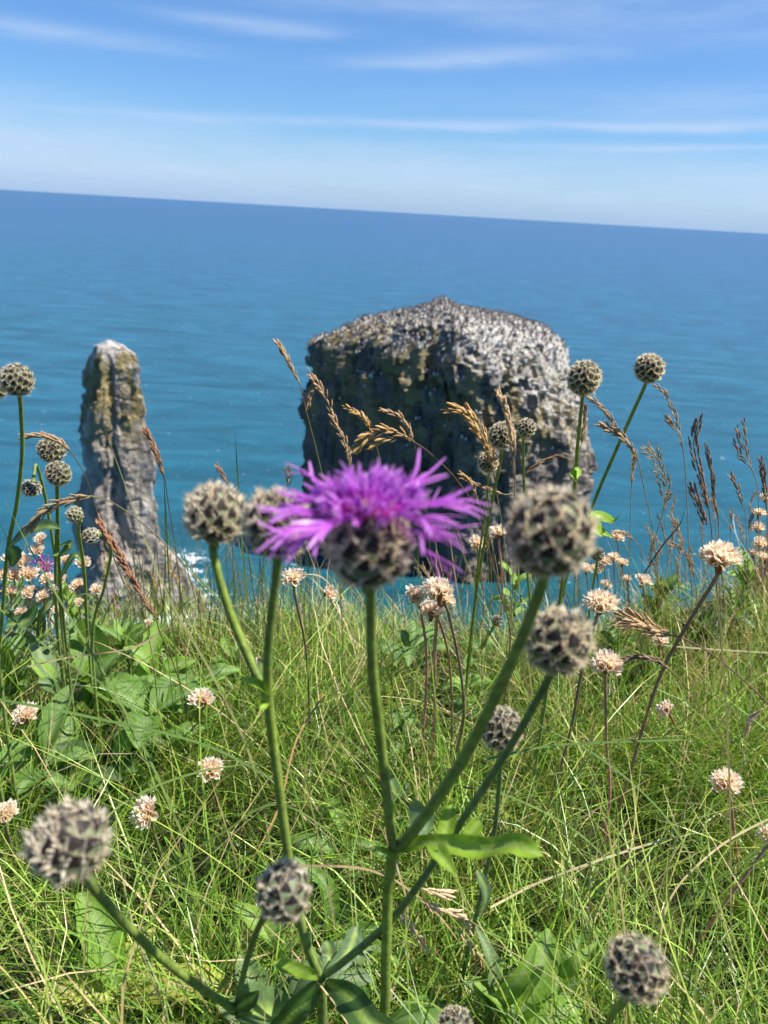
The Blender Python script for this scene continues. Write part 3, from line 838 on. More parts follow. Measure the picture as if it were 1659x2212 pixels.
leaf(pl, [(PX([(856, 1836, .235), (900, 1800, .25), (905, 1760, .255), (885, 1735, .26)]), .009, dict(prof='oblong')),
          (PX([(890, 1810, .245), (920, 1780, .25), (925, 1750, .255)]), .006, dict(prof='oblong'))], normal=(-.3, -.8, .3), col=(.12, .20, .08), rib=(.2, .28, .14), fold=.15)
leaf(pl, [(PX([(850, 1838, .235), (830, 1840, .23), (805, 1830, .226)]), .0042)], normal=(0, -.3, 1), col=LC, rib=LR)
leaf(pl, [(PX([(1030, 1880, .27), (1050, 1930, .27), (1036, 1985, .27)]), .006)], normal=(.5, -.7, .2), col=(.14, .2, .11), rib=LR)

# plant with two buds left of the flower and the long crossing branch
node = PY(692, 2112, .26)
pl = empty('knapweed', (node.x, .27, 0), 'branching knapweed with twin buds left of the purple flower and another on a slanting branch', 'knapweed', GK)
head_on(pl, 598, 1133, 67, .235, [(598, 1235), (580, 1400), (580, 1510), (600, 1680), (628, 1880), (660, 2030), (690, 2110)], .26, .0016, root=False, seed=3, N=50, tall=1.12)
j = PY(579, 1512, .236)
head_on(pl, 462, 1113, 61, .255, [(462, 1200), (492, 1310), (545, 1440), (578, 1508, .236)], .236, .00125, root=False, seed=4, N=50, tall=1.10, name='branch')
head_on(pl, 1207, 1386, 66, .24, [(1188, 1460), (1110, 1600), (1000, 1770), (860, 1970), (745, 2075), (695, 2110)], .262, .0013, root=False, seed=5, N=50, name='branch', cols=(G3, (.16, .23, .075), G1), blend=.25)
stem_from(pl, [node, PY(696, 2212, .27), under(node, .29)], .0022, .0024, (G1, G3))
leaf(pl, [(PX([(580, 1512, .236), (560, 1485, .232), (515, 1462, .23)]), .0055)], normal=(0, -.3, 1), col=LC, rib=LR, fold=.5)
leaf(pl, [(PX([(580, 1512, .236), (562, 1530, .23), (556, 1510, .226)]), .004)], normal=(0, -.6, 1), col=LC, rib=LR)
leaf(pl, [(PX([(578, 1505, .236), (566, 1440, .245), (556, 1420, .25)]), .004)], normal=(0, -1, .3), col=(.13, .2, .09), rib=LR)
for pts, w, c_ in [([(696, 2112, .26), (712, 2070, .27), (706, 2030, .275)], .0075, (.13, .20, .10)), ([(696, 2112, .26), (750, 2060, .27), (772, 2000, .28)], .0085, (.12, .19, .09)),
                   ([(696, 2112, .26), (650, 2095, .25), (590, 2075, .245)], .006, LC), ([(700, 2120, .262), (760, 2160, .25), (800, 2212, .24), (850, 2230, .24)], .014, (.06, .12, .03)),
                   ([(690, 2120, .262), (640, 2180, .26), (590, 2240, .26)], .012, (.07, .13, .035))]:
    leaf(pl, [(PX(pts), w, dict(prof='oblong', wave=.05))], normal=(.1, -.8, .5), col=c_, rib=LR)

# single bud right of the slanting branch
p0 = ray_ground(985, 2212)
pl = empty('knapweed', (p0.x, .40, ground_z(p0.x, .40)), 'slender knapweed whose small bud sits between the two slanting branches', 'knapweed', GK)
head_on(pl, 1085, 1576, 44, .33, [(1082, 1630), (1070, 1780), (1042, 1920), (1005, 2080), (985, 2200)], .37, .0012, seed=6, N=60, scale=.80, cols=(G3, (.15, .22, .1), G1))

# plant lower left
nd = PY(508, 2180, .245)
pl = empty('knapweed', (nd.x, .25, 0), 'low knapweed in the bottom left with a big round bud and a smaller upright bud', 'knapweed', GK)
head_on(pl, 155, 1818, 78, .215, [(200, 1915), (300, 2025), (400, 2110), (505, 2180)], .245, .0014, root=False, seed=7, N=50, tall=.98, name='branch', cols=(G1, (.2, .28, .05), (.2, .28, .05)), axis=(-.22, -.10, .95))
head_on(pl, 613, 1930, 56, .245, [(568, 1985), (535, 2070), (510, 2175)], .25, .0012, root=False, seed=8, N=40, tall=1.1, name='branch', cols=(G3, G3, G1), axis=(.12, 0, 1))
stem_from(pl, [nd, PY(545, 2225, .26), under(nd, .29)], .0021, .0024, (G2, G3))
leaf(pl, [(PX([(508, 2180, .245), (540, 2160, .24), (560, 2140, .24)]), .008)], normal=(0, -.6, .6), col=(.07, .13, .03), rib=LR)
leaf(pl, [(PX([(500, 2185, .245), (560, 2185, .26), (640, 2205, .28)]), .022, dict(prof='oblong'))], normal=(0, -.4, .9), col=(.10, .17, .06), rib=LR)

pl = empty('knapweed', (PY(1310, 2212, .27).x, .28, 0), 'knapweed bud on a short visible stem in the bottom right corner', 'knapweed', GK)
head_on(pl, 1375, 2095, 62, .25, [(1345, 2165), (1310, 2230)], .28, .0016, seed=9, N=50, cols=(G3, G1, G1))
pl = empty('knapweed', (PY(985, 2230, .28).x, .30, 0), 'knapweed bud only just rising over the bottom edge', 'knapweed', GK)
head_on(pl, 982, 2214, 34, .34, [(975, 2290)], .30, .0013, seed=10, N=50)

# sharper, more distant heads against the sea
def simple(label, px, py, rpx, d, pts, Yr, rs=.0011, N=60, split=True, seed=0, scale=.72, **kw):
    g = PY(pts[-1][0], pts[-1][1], Yr)
    pl = empty('knapweed', (g.x, Yr, ground_z(g.x, Yr)), label, 'knapweed', GK)
    r = head_on(pl, px, py, rpx, d, pts, Yr, rs, split=split, N=N, seed=seed, scale=scale, **kw)
    return pl, r
simple('tall knapweed seed head on a bare stem standing at the left edge', 37, 822, 33, .42, [(45, 880), (48, 980), (36, 1090), (18, 1180), (8, 1300), (5, 1500)], .50, seed=11)
simple('knapweed head cut off by the left edge beside the tall one', -10, 838, 24, .44, [(-30, 900), (-50, 1100), (-60, 1300)], .52, seed=12)
simple('knapweed head just above its twin, left of the slim stack', 111, 973, 28, .50, [(119, 1010), (124, 1100), (120, 1250), (128, 1400)], .66, seed=13, cols=(G3, G1))
simple('knapweed head on a straight stem, lower of the pair left of the slim stack', 125, 1024, 26, .48, [(124, 1065), (126, 1180), (132, 1280), (146, 1420)], .62, seed=14, cols=(G3, G1))
pl, _ = simple('nodding small knapweed head hanging from a hooked stem at the left', 69, 1053, 19, .50, [(74, 1020), (80, 1008), (100, 1085), (122, 1230), (140, 1420)], .66, seed=15, axis=(-.2, -.2, -.9), rs=.0010)
simple('little withered knapweed head in front of the slim stack, upper one', 162, 1112, 17, .52, [(170, 1150), (182, 1240), (192, 1400)], .66, seed=16, N=40, rs=.0012, axis=(-.5, -.2, .8), dry=True)
simple('little withered knapweed head turned sideways in front of the slim stack', 198, 1157, 17, .52, [(222, 1150), (240, 1190), (225, 1270), (200, 1400)], .64, seed=17, N=40, axis=(-1, -.1, -.1), blend=0, dry=True)
simple('tiny knapweed head low among the dried thrift at the left', 115, 1272, 12, .62, [(116, 1290), (120, 1340)], .8, seed=18, N=36, split=False, dry=True)
simple('knapweed head on a green stem before the right edge of the big stack', 1262, 818, 35, .42, [(1257, 870), (1246, 980), (1240, 1060), (1218, 1230), (1190, 1440)], .55, seed=19, N=72, scale=.74, tall=1.06)
simple('knapweed head on a long diagonal stem against open sea', 1402, 796, 30, .44, [(1390, 840), (1345, 940), (1275, 1105), (1215, 1280), (1180, 1480)], .60, seed=20, N=66, scale=.76)
simple('largest of three knapweed heads clustered before the big stack', 1084, 941, 28, .46, [(1082, 985), (1060, 1100), (1032, 1260), (1012, 1420), (1005, 1500)], .62, seed=21, N=66, scale=.76)
simple('knapweed head on a thin stem, right of the clustered three', 1137, 924, 20, .55, [(1130, 960), (1133, 1080), (1140, 1250), (1150, 1400)], .72, seed=22, N=60)
simple('smallest and lowest of the three clustered knapweed heads', 1055, 1000, 21, .50, [(1055, 1035), (1048, 1110), (1030, 1240), (1020, 1380)], .66, seed=23, N=66, scale=.76, rs=.0009)
simple('tiny knapweed bud in the grass below the clustered heads', 1074, 1341, 12, .66, [(1062, 1362), (1035, 1420)], .82, seed=24, N=36, split=False)
simple('small knapweed head half hidden behind the big right bud', 1291, 1197, 15, .62, [(1288, 1225), (1275, 1300), (1265, 1380)], .85, seed=25, N=40, split=False)
# far small flower
g = PY(100, 1380, .95)
pl = empty('knapweed', (g.x, .95, ground_z(g.x, .95)), 'distant little purple knapweed flower among dried thrift at the left', 'knapweed', GK)
c, r, ax, core, M, _ = head_on(pl, 98, 1224, 12, .85, [(100, 1250), (104, 1340)], .95, .001, N=30, split=False, seed=26)
bloom(core, M, r, 1.04, outer=14, inner=14, ro=.014, ri=.010, seed=9)
g = PY(1652, 1300, 1.2)
pl = empty('knapweed', (g.x, 1.2, ground_z(g.x, 1.2)), 'distant pinkish knapweed flower at the right edge above the grass bank', 'knapweed', GK)
c, r, ax, core, M, _ = head_on(pl, 1652, 1230, 7, 1.1, [(1650, 1250), (1650, 1300)], 1.2, .001, N=26, split=False, seed=27)
bloom(core, M, r, 1.04, outer=12, inner=12, ro=.010, ri=.008, seed=10)

# small green leaves at nodes of the thin stems
def add_leaf_to(label_sub, defs, col=LC):
    pl = [o for o in bpy.data.objects if o.get('label') and label_sub in o['label']][0]
    for pts, w in defs: leaf(pl, [(PX(pts), w)], normal=(.1, -.6, .8), col=col, rib=LR, fold=.3)
add_leaf_to('against open sea', [([(1275, 1110, .47), (1300, 1120, .47), (1322, 1130, .46), (1345, 1106, .45)], .011), ([(1272, 1110, .47), (1280, 1135, .46), (1300, 1160, .45)], .012),
                                 ([(1275, 1115, .47), (1300, 1150, .46), (1325, 1162, .45)], .006)])
add_leaf_to('before the right edge', [([(1240, 1010, .47), (1236, 1025, .47), (1244, 1040, .46)], .004), ([(1240, 1012, .47), (1250, 1018, .47), (1246, 1035, .46)], .004)])
add_leaf_to('at the left edge', [([(22, 1180, .46), (60, 1150, .45), (100, 1138, .44), (132, 1142, .43)], .013), ([(18, 1180, .46), (30, 1200, .46), (25, 1225, .46)], .012),
                                 ([(15, 1350, .5), (60, 1340, .5), (85, 1300, .5)], .014)], (.11, .19, .07))
add_leaf_to('lower of the pair', [([(128, 1180, .53), (150, 1176, .52), (138, 1195, .52), (110, 1200, .52)], .008), ([(130, 1250, .55), (160, 1200, .55), (178, 1215, .55)], .006)], (.11, .19, .07))

# ------------------------------------------------------------------ thrift (dried)
def calyx_mesh(var):
    rng = random.Random(900 + var); V = []; Fc = []; C = []; k = 10
    rows = [(0, .045), (.25, .085), (.5, .13), (.78, .21), (1.0, .31)]
    for i, (z, r) in enumerate(rows):
        for j in range(k):
            a = 2 * math.pi * j / k; zz = z; rr = r * (1 + .1 * math.cos(a * 2 + var))
            if i == 4: zz += (.14 if j % 2 else -.14) + rng.uniform(-.05, .05); rr *= rng.uniform(.85, 1.1)
            V.append((rr * math.cos(a), rr * math.sin(a), zz))
            f = i / 4; rib = .8 if j % 2 else 1.0
            C.append([(a0 + (b0 - a0) * f ** 1.7) * (rib if i < 4 else 1) for a0, b0 in zip((.80, .50, .22), (.97, .92, .81))])
    for i in range(4):
        for j in range(k): Fc.append([i * k + j, i * k + (j + 1) % k, (i + 1) * k + (j + 1) % k, (i + 1) * k + j])
    me = bpy.data.meshes.new('calyx'); me.from_pydata(V, [], Fc); me.update()
    a = me.color_attributes.new('col', 'FLOAT_COLOR', 'POINT')
    for i, c in enumerate(C): a.data[i].color = (*c, 1)
    me.materials.append(M_PAPER)
    return me
CX_ = [calyx_mesh(i) for i in range(4)]
GT = 'dried thrift heads on bare stalks'
PINK = ((.40, .28, .18), (.40, .24, .19), (.72, .32, .28), (.72, .31, .28), (.46, .26, .20))
GREY = ((.34, .22, .15), (.26, .17, .15), (.38, .21, .19), (.30, .21, .15))
YEL = ((.35, .2, .12), (.42, .2, .12), (.42, .32, .14), (.40, .33, .16), (.35, .28, .14))
def thrift(label, px, py, rpx, d, pts, Yr, split=True, cols=PINK, seed=0, n=30, axis=(0, -.15, 1), rs=.0012, spread=1.42, share=None):
    c = PD(px, py, d); r = rpx * d / F
    rj = random.Random(seed * 13 + 5); ax = (Vector(axis) + Vector((rj.uniform(-.3, .3), rj.uniform(-.2, .2), 0))).normalized(); spread *= rj.uniform(.78, 1.12)
    base = c - ax * r * .45
    P = [base]
    k = len(pts)
    for i, q in enumerate(pts):
        P.append(PY(q[0], q[1], c.y + (Yr - c.y) * (i + 1) / k))
    P.append(under(P[-1], Yr))
    g = P[-1]
    t = empty('thrift', (g.x, g.y, g.z), label, 'thrift flower', share or GT)
    stem_from(t, P, rs * .9, rs, cols, 'stalk', ridge=.05)
    rng = random.Random(seed)
    # brown papery sheath below the head
    nv, nf = tube_data([base + ax * r * .15, base - ax * r * .12, base - ax * r * .55], [r * .30, r * .20, rs * 1.1], 8)
    hd = mk('flower_head', nv, nf, M_PAPER, t, cols=np.repeat(np.array([(.36, .19, .09)]), len(nv), 0))
    M = frame(base, ax); lst = []
    for i in range(n):
        u = (i + .5) / n; th = math.acos(1 - u * (1 - math.cos(spread))) + rng.uniform(-.12, .12); ph = i * 2.4 + rng.uniform(-.3, .3)
        dd = Vector((math.sin(th) * math.cos(ph), math.sin(th) * math.sin(ph), math.cos(th)))
        L = r * rng.uniform(.78, 1.08) * (1.0 if th > .6 else .9)
        lst.append((CX_[i % 4], M @ frame(dd * r * .10, (dd + Vector((0, 0, .25))).normalized(), rng.uniform(0, 6), L * 1.08)))
    if split:
        for me, MM in lst: inst('calyx', me, hd, MM)
    else: tag(join_data(lst, 'calyces', [M_PAPER], hd, True), kind='stuff')
    return t
thrift('large peach dried thrift head on a long leaning grey-purple stalk at the right', 1554, 1205, 40, .43, [(1545, 1250), (1490, 1340), (1430, 1450), (1392, 1560), (1352, 1700), (1306, 1835)], .56, cols=GREY, seed=1, n=34, rs=.0013)
thrift('dried thrift head right of the middle-right knapweed bud', 1298, 1302, 33, .47, [(1288, 1335), (1262, 1420), (1230, 1590), (1185, 1750), (1172, 1900)], .56, cols=GREY, seed=2, axis=(.15, -.1, 1))
thrift('dried thrift head with a side tuft on an upright pink stalk', 1311, 1432, 30, .50, [(1308, 1460), (1310, 1600), (1317, 1720), (1300, 1850), (1278, 2000)], .56, seed=3)
thrift('broadest cream thrift head of the central bunch right under the purple flower', 945, 1278, 34, .49, [(947, 1320), (940, 1400), (936, 1600), (918, 1725)], .64, seed=4, n=34)
thrift('left cream thrift head of the central bunch', 898, 1284, 23, .50, [(911, 1330), (922, 1440), (912, 1600), (898, 1710)], .64, seed=5)
thrift('lower shaded thrift head of the central bunch', 932, 1318, 27, .53, [(950, 1345), (972, 1440), (976, 1600), (966, 1730)], .66, cols=YEL, seed=6)
thrift('right tilted thrift head of the central bunch', 962, 1293, 22, .50, [(970, 1330), (995, 1450), (1001, 1560), (975, 1660), (945, 1790)], .60, cols=GREY, seed=7, axis=(.5, -.1, .8))
thrift('dried thrift head under the left twin buds, on a pale stalk', 632, 1246, 24, .55, [(638, 1290), (660, 1400), (668, 1520), (670, 1640)], .70, cols=((.3, .2, .12), (.34, .24, .14), (.3, .3, .15)), seed=8)
thrift('short pale thrift head in the leaves left of the forked stem', 437, 1510, 26, .58, [(437, 1530), (433, 1580)], .72, seed=9, n=26, cols=YEL)
thrift('ragged thrift head low in dense grass left of the tall stem', 455, 1660, 25, .56, [(458, 1690), (464, 1760)], .62, seed=10, n=24, cols=YEL, axis=(.1, -.3, 1))
thrift('sideways thrift head with loose whitish petals in the lower left grass', 312, 1755, 32, .50, [(332, 1795), (355, 1870), (385, 1960), (405, 2070)], .46, cols=((.3, .2, .1), (.16, .22, .07), (.14, .22, .07)), seed=11, axis=(-.7, -.4, .55))
thrift('pale thrift head at the left above the lowest big bud', 53, 1543, 27, .56, [(62, 1570), (66, 1660)], .66, cols=YEL, seed=12)
thrift('thrift head cut by the left edge beside the big round bud', 12, 1756, 28, .52, [(12, 1790), (30, 1860), (42, 1950)], .55, cols=GREY, seed=13)
thrift('dried thrift head standing in bright grass at the lower right', 1568, 1688, 28, .52, [(1576, 1715), (1592, 1850), (1614, 2000)], .54, seed=14)
thrift('thrift head cut by the right edge in the lower grass', 1662, 1802, 20, .54, [(1655, 1830), (1560, 1960), (1450, 2120), (1380, 2250)], .42, seed=15)
thrift('withered thrift head lying over in the grass right of the long leaning stalk', 1437, 1532, 19, .60, [(1455, 1560), (1470, 1600)], .72, cols=YEL, seed=16, axis=(-.6, -.2, .6), n=20)
thrift('small thrift head below the tan grass panicle at the right', 1428, 1382, 17, .70, [(1430, 1400), (1434, 1440)], .85, seed=17, n=20, split=False)
thrift('blurred thrift head between the small clustered buds and the big right bud', 1075, 1150, 20, .72, [(1078, 1180), (1085, 1300)], .95, seed=18, n=22, split=False)
thrift('blurred thrift head left of the diagonal stem beside the purple petals', 1032, 1172, 19, .72, [(1034, 1200), (1045, 1310)], .95, seed=19, n=22, split=False)
thrift('faint thrift head over the turf edge left of the leaning stalk', 1390, 1254, 18, .80, [(1391, 1280), (1392, 1330)], 1.0, seed=20, n=20, split=False)
thrift('tiny thrift bud head in the leaves under the left bud stem', 556, 1432, 14, .7, [(557, 1450), (558, 1480)], .8, seed=21, n=16, split=False)
LCL = [(45, 1210, 20, 'large pale thrift head directly under the second highest of the left cluster'), (80, 1188, 17, 'second highest thrift head of the left cluster'),
       (30, 1240, 18, 'pale thrift head just left of centre in the left cluster'), (62, 1238, 20, 'large thrift head beside the distant purple flower, on its left'),
       (18, 1205, 15, 'thrift head behind the thick knapweed stem at the left edge'), (86, 1163, 15, 'highest thrift head of the left cluster, below the knapweed leaf'),
       (128, 1250, 16, 'thrift head close right of the paired knapweed stem'), (165, 1262, 15, 'thrift head right of the paired knapweed stem, on the dark stack foot'),
       (92, 1285, 14, 'thrift head just left of the tiny low knapweed bud'), (178, 1214, 16, 'lone thrift head under the two withered knapweed heads'),
       (140, 1208, 12, 'small thrift head right of the distant purple flower, above its neighbours'), (60, 1280, 16, 'thrift head in the lower middle of the left cluster'),
       (207, 1272, 13, 'rightmost thrift head of the left cluster, before the slim stack'), (22, 1275, 15, 'low thrift head near the left edge, below the cluster centre'),
       (120, 1318, 12, 'thrift head below the tiny low knapweed bud'), (8, 1240, 15, 'thrift head half cut off by the left edge in the cluster'),
       (320, 1345, 10, 'tiny lone thrift head under the reddish slanting grass head'), (170, 1300, 10, 'tiny low thrift head between knapweed stems and slim stack'),
       (100, 1248, 14, 'thrift head tucked right under the distant purple flower'), (45, 1320, 12, 'lowest thrift head of the left cluster')]
for i, (a, b, rr, lb) in enumerate(LCL):
    thrift(lb, a, b, rr, .78, [(a + 4, b + 40), (a + 8, b + 90)], .95, split=False, seed=40 + i, n=20, cols=YEL, rs=.0009, share='thrift cluster at the left cliff edge')
RCL = [(1335, 1157, 15, 'thrift head under the leaf sprig right of the big stack'), (1305, 1210, 15, 'thrift head beside the small hidden knapweed head'),
       (1325, 1203, 13, 'thrift head touching its twin right of the small hidden knapweed head'), (1268, 1228, 15, 'thrift head peeping out at the right rim of the big fuzzy bud'),
       (1290, 1225, 13, 'thrift head just below the small hidden knapweed head'), (1640, 1108, 15, 'topmost thrift head of the column at the right edge'),
       (1636, 1138, 14, 'second thrift head from the top at the right edge'), (1642, 1172, 15, 'third thrift head from the top at the right edge'),
       (1345, 1215, 12, 'rightmost thrift head of the scatter below the leaf sprig'), (1630, 1195, 14, 'fourth thrift head down at the right edge, leaning left'),
       (1655, 1205, 14, 'thrift head cut by the right edge, lowest of its column'), (1310, 1262, 12, 'low thrift head above the one with the open white crown'),
       (1355, 1250, 10, 'small low thrift head left of the faint one on the turf edge'), (1560, 1230, 8, 'tiny thrift head right behind the large peach one'),
       (1655, 1075, 12, 'highest thrift head on the right edge, among brown grass heads')]
for i, (a, b, rr, lb) in enumerate(RCL):
    thrift(lb, a, b, rr, .85, [(a + 2, b + 40), (a + 5, b + 110)], 1.05, split=False, seed=80 + i, n=18, cols=YEL, rs=.0009, share='thrift scattered at the right cliff edge')
thrift('single pale thrift head lying left of the open flower stem', 712, 1280, 17, .8, [(716, 1300), (722, 1330)], .95, split=False, seed=99, n=16, cols=YEL, axis=(.6, -.2, .5))

# ------------------------------------------------------------------ dry grass stalks
def spikelet_mesh(var):
    rng = random.Random(300 + var); V = []; Fc = []; C = []; k = 5
    # overlapping lemmas: three slim scales around a spindle, one awned tip
    for s, (ang, off) in enumerate([(0, 0), (.20, .12), (-.20, .24), (.12, .40)]):
        b = len(V); L = rng.uniform(.55, .68); w = .10
        for i, (t, r) in enumerate([(0, .35), (.3, 1), (.7, .7), (1, .05)]):
            for j in range(k):
                a = 2 * math.pi * j / k
                V.append((off + t * L * math.cos(ang), w * r * math.cos(a) + t * L * math.sin(ang) * .7, w * r * .75 * math.sin(a) + .03 * (s % 2)))
                C.append(1.0 if i < 2 else 1.35)
        for i in range(3):
            for j in range(k): Fc.append([b + i * k + j, b + i * k + (j + 1) % k, b + (i + 1) * k + (j + 1) % k, b + (i + 1) * k + j])
    return V, Fc, C
SPK = {}
def spik(var, col):
    key = (var, col)
    if key not in SPK:
        V, Fc, C = spikelet_mesh(var); me = bpy.data.meshes.new('spikelet'); me.from_pydata(V, [], Fc); me.update()
        a = me.color_attributes.new('col', 'FLOAT_COLOR', 'POINT')
        for i, c in enumerate(C): a.data[i].color = (col[0] * c, col[1] * c, col[2] * c, 1)
        me.materials.append(M_STRAW); me.polygons.foreach_set('use_smooth', [True] * len(Fc)); SPK[key] = me
    return SPK[key]
TAN, GOLD, REDB, PURB, PALE = (.50, .35, .20), (.58, .40, .16), (.38, .20, .11), (.27, .18, .135), (.66, .53, .34)
GP = 'dry seed heads of grass'
def stalk(label, head, stem, d0, Yr, n=34, col=TAN, sl=.0075, spread=.28, off=.0, split=False, seed=0, culm=(.34, .30, .14), rs=.0005, side=None):
    """head: pixel path tip -> bottom; stem: pixel path from there down"""
    rng = random.Random(seed + 1)
    tip = PD(head[0][0], head[0][1], d0); Y0 = tip.y
    hp = [PY(a, b, Y0) for a, b in head]
    k = len(stem); P = list(hp) + [PY(a, b, Y0 + (Yr - Y0) * (i + 1) / k) for i, (a, b) in enumerate(stem)]
    P.append(under(P[-1], Yr)); g = P[-1]
    t = empty('grass_stalk', (g.x, g.y, g.z), label, 'grass stalk', GP)
    path = smooth_path(P, 6)
    V, Fc = tube_data(path, np.linspace(rs * .5, rs, len(path)), 5)
    mk('stem', V, Fc, M_STRAW, t, cols=np.repeat(np.array([culm]), len(V), 0))
    axes_ = [smooth_path(hp, 8)]
    for sd_ in (side or []): axes_.append(smooth_path([PY(a, b, Y0) for a, b in sd_], 8))
    lst = []; tot = sum(len(a) for a in axes_)
    for axp in axes_:
        m_ = max(8, int(n * len(axp) / tot))
        for i in range(m_):
            f = (i + .3) / m_; q = f * (len(axp) - 1); i0 = min(int(q), len(axp) - 2); p = Vector(axp[i0] + (axp[i0 + 1] - axp[i0]) * (q - i0))
            up = Vector(axp[i0] - axp[i0 + 1]).normalized()
            ph = i * 2.4 + rng.uniform(-.7, .7); u = up.orthogonal().normalized(); w = up.cross(u); o = (u * math.cos(ph) + w * math.sin(ph))
            env = math.sin(math.pi * min(1, f * .85 + .12)) ** .5
            dd = (up + o * spread * rng.uniform(.5, 1.5)).normalized()
            lst.append((spik(i % 3, col), axes(p + o * sl * (.10 + off) * env, dd, o, sl * rng.uniform(.62, 1.2) * (.6 + .4 * env))))
    if split:
        v2, f2 = tube_data(axes_[0], np.full(len(axes_[0]), rs * .8), 4)
        hd = mk('seed_head', v2, f2, M_STRAW, t, cols=np.repeat(np.array([col]), len(v2), 0))
        for me, MM in lst: inst('spikelet', me, hd, MM)
    else:
        tag(join_data(lst, 'seed_head', [M_STRAW], t, True), kind='stuff')
    return t
stalk('dry grass head rising alone left of the big stack', [(601, 742), (620, 775), (648, 832)], [(662, 890), (690, 1000), (720, 1150), (740, 1400)], .50, .62, 30, TAN, .0062, .20, seed=1)
stalk('long knobbly dry grass head before the left edge of the big stack', [(668, 808), (700, 850), (725, 915), (748, 965), (756, 1010)], [(768, 1080), (790, 1250), (800, 1400)], .47, .60, 54, TAN, .0070, .26, seed=2, split=True, side=[[(668, 870), (672, 850), (680, 835)]])
stalk('dry grass head tipped left above the purple flower', [(753, 880), (785, 903), (800, 925), (808, 945)], [(822, 1000), (835, 1080), (850, 1400)], .50, .66, 24, GOLD, .0068, .24, seed=3)
stalk('drooping golden grass panicle arching over the purple flower', [(768, 966), (795, 940), (835, 930), (872, 940), (895, 955)], [(930, 980), (985, 1035), (1030, 1110), (1080, 1280), (1100, 1420)], .45, .60, 46, GOLD, .0078, .34, seed=4, split=True,
      side=[[(800, 962), (830, 950), (860, 948)], [(768, 968), (785, 950), (810, 935)]], culm=(.22, .13, .08), rs=.0006)
stalk('dry grass head curving left on a dark thin stem above the flower', [(830, 887), (862, 900), (882, 925), (893, 955)], [(905, 1000), (915, 1060), (930, 1200), (940, 1350)], .50, .66, 28, TAN, .006, .22, seed=5, culm=(.2, .16, .12))
stalk('thick golden grass head bending left before the middle of the big stack', [(976, 882), (1008, 893), (1035, 930), (1056, 975), (1064, 1010)], [(1072, 1060), (1090, 1180), (1100, 1350)], .48, .62, 56, GOLD, .0085, .30, seed=6, split=True, off=.12)
stalk('pale straw grass head crossing the clustered knapweed heads', [(1078, 851), (1092, 885), (1103, 930), (1108, 975), (1112, 1030)], [(1111, 1100), (1108, 1250), (1098, 1500), (1095, 1700)], .42, .58, 44, PALE, .0072, .20, seed=7, split=True, culm=(.36, .32, .2))
stalk('small curved grass head right of the purple petals', [(998, 1026), (1018, 1045), (1035, 1090)], [(1045, 1130), (1060, 1300)], .52, .68, 26, GOLD, .006, .22, seed=8)
stalk('long arching grass head starting beside the tall right knapweed head', [(1268, 855), (1305, 885), (1335, 930), (1362, 965), (1378, 995)], [(1392, 1060), (1412, 1160), (1425, 1300), (1430, 1420)], .50, .70, 60, TAN, .0075, .25, seed=9, split=True,
      side=[[(1304, 920), (1330, 935), (1358, 950)]])
stalk('slender grass head with a side spike against open sea at the right', [(1421, 836), (1448, 870), (1465, 920), (1475, 970)], [(1482, 1050), (1488, 1200), (1490, 1350)], .52, .75, 36, TAN, .0062, .22, seed=10, side=[[(1443, 905), (1452, 920), (1462, 932)]])
stalk('furry plump grass spike on a bent neck over the sea', [(1422, 1008), (1432, 1030), (1438, 1060), (1436, 1085)], [(1428, 1120), (1405, 1210), (1395, 1350)], .56, .80, 90, (.36, .28, .15), .0055, .55, seed=11, off=.45, side=[[(1396, 968), (1415, 985), (1424, 1004)]])
stalk('small drooping grass spike below the arching one at the right', [(1371, 985), (1367, 1015), (1364, 1050)], [(1362, 1100), (1358, 1250), (1356, 1350)], .6, .85, 22, TAN, .006, .25, seed=12)
stalk('tall dark brown grass head pointing upright at the right', [(1507, 912), (1499, 960), (1508, 1010), (1522, 1060), (1531, 1100)], [(1540, 1180), (1553, 1330), (1572, 1600), (1582, 1850)], .43, .58, 56, PURB, .0078, .14, seed=13, split=True, off=.1,
      side=[[(1496, 1058), (1510, 1095), (1525, 1140)]], culm=(.24, .18, .11))
stalk('dark grass head just behind the tall upright one', [(1526, 968), (1538, 1020), (1542, 1070), (1552, 1120)], [(1552, 1180), (1555, 1300), (1560, 1400)], .6, .85, 44, PURB, .0066, .16, seed=14)
stalk('forked brown grass head near the right edge', [(1607, 912), (1610, 945), (1615, 985), (1628, 1025)], [(1638, 1070), (1640, 1200), (1642, 1320)], .55, .85, 40, (.36, .25, .16), .0064, .18, seed=15, side=[[(1589, 960), (1600, 985), (1616, 1005)], [(1592, 925), (1597, 950), (1606, 975)]])
stalk('short brown grass spike hanging left of the forked one', [(1582, 1032), (1594, 1055), (1604, 1092)], [(1612, 1140), (1612, 1320)], .58, .88, 20, (.33, .22, .14), .0065, .25, seed=16)
stalk('brown grass head cut by the right edge', [(1643, 995), (1650, 1040), (1656, 1090)], [(1658, 1180), (1658, 1320)], .58, .88, 30, PURB, .0075, .25, seed=17)
stalk('stubby grass head low over the sea right of the leaf sprig', [(1452, 1120), (1466, 1150), (1475, 1185)], [(1480, 1240), (1480, 1340)], .7, .95, 30, TAN, .007, .35, seed=18)
stalk('bowed grass head dropping toward the turf edge', [(1450, 1175), (1475, 1190), (1492, 1220), (1500, 1250)], [(1505, 1290), (1505, 1370)], .65, .95, 30, (.36, .24, .14), .0065, .25, seed=19)
stalk('fat tan grass panicle lying sideways over the right turf', [(1343, 1338), (1375, 1345), (1410, 1362), (1447, 1372)], [(1490, 1385), (1560, 1430), (1659, 1520), (1720, 1600)], .50, .62, 60, (.50, .35, .19), .0090, .42, seed=20, off=.3, split=True, culm=(.26, .17, .12), rs=.0008)
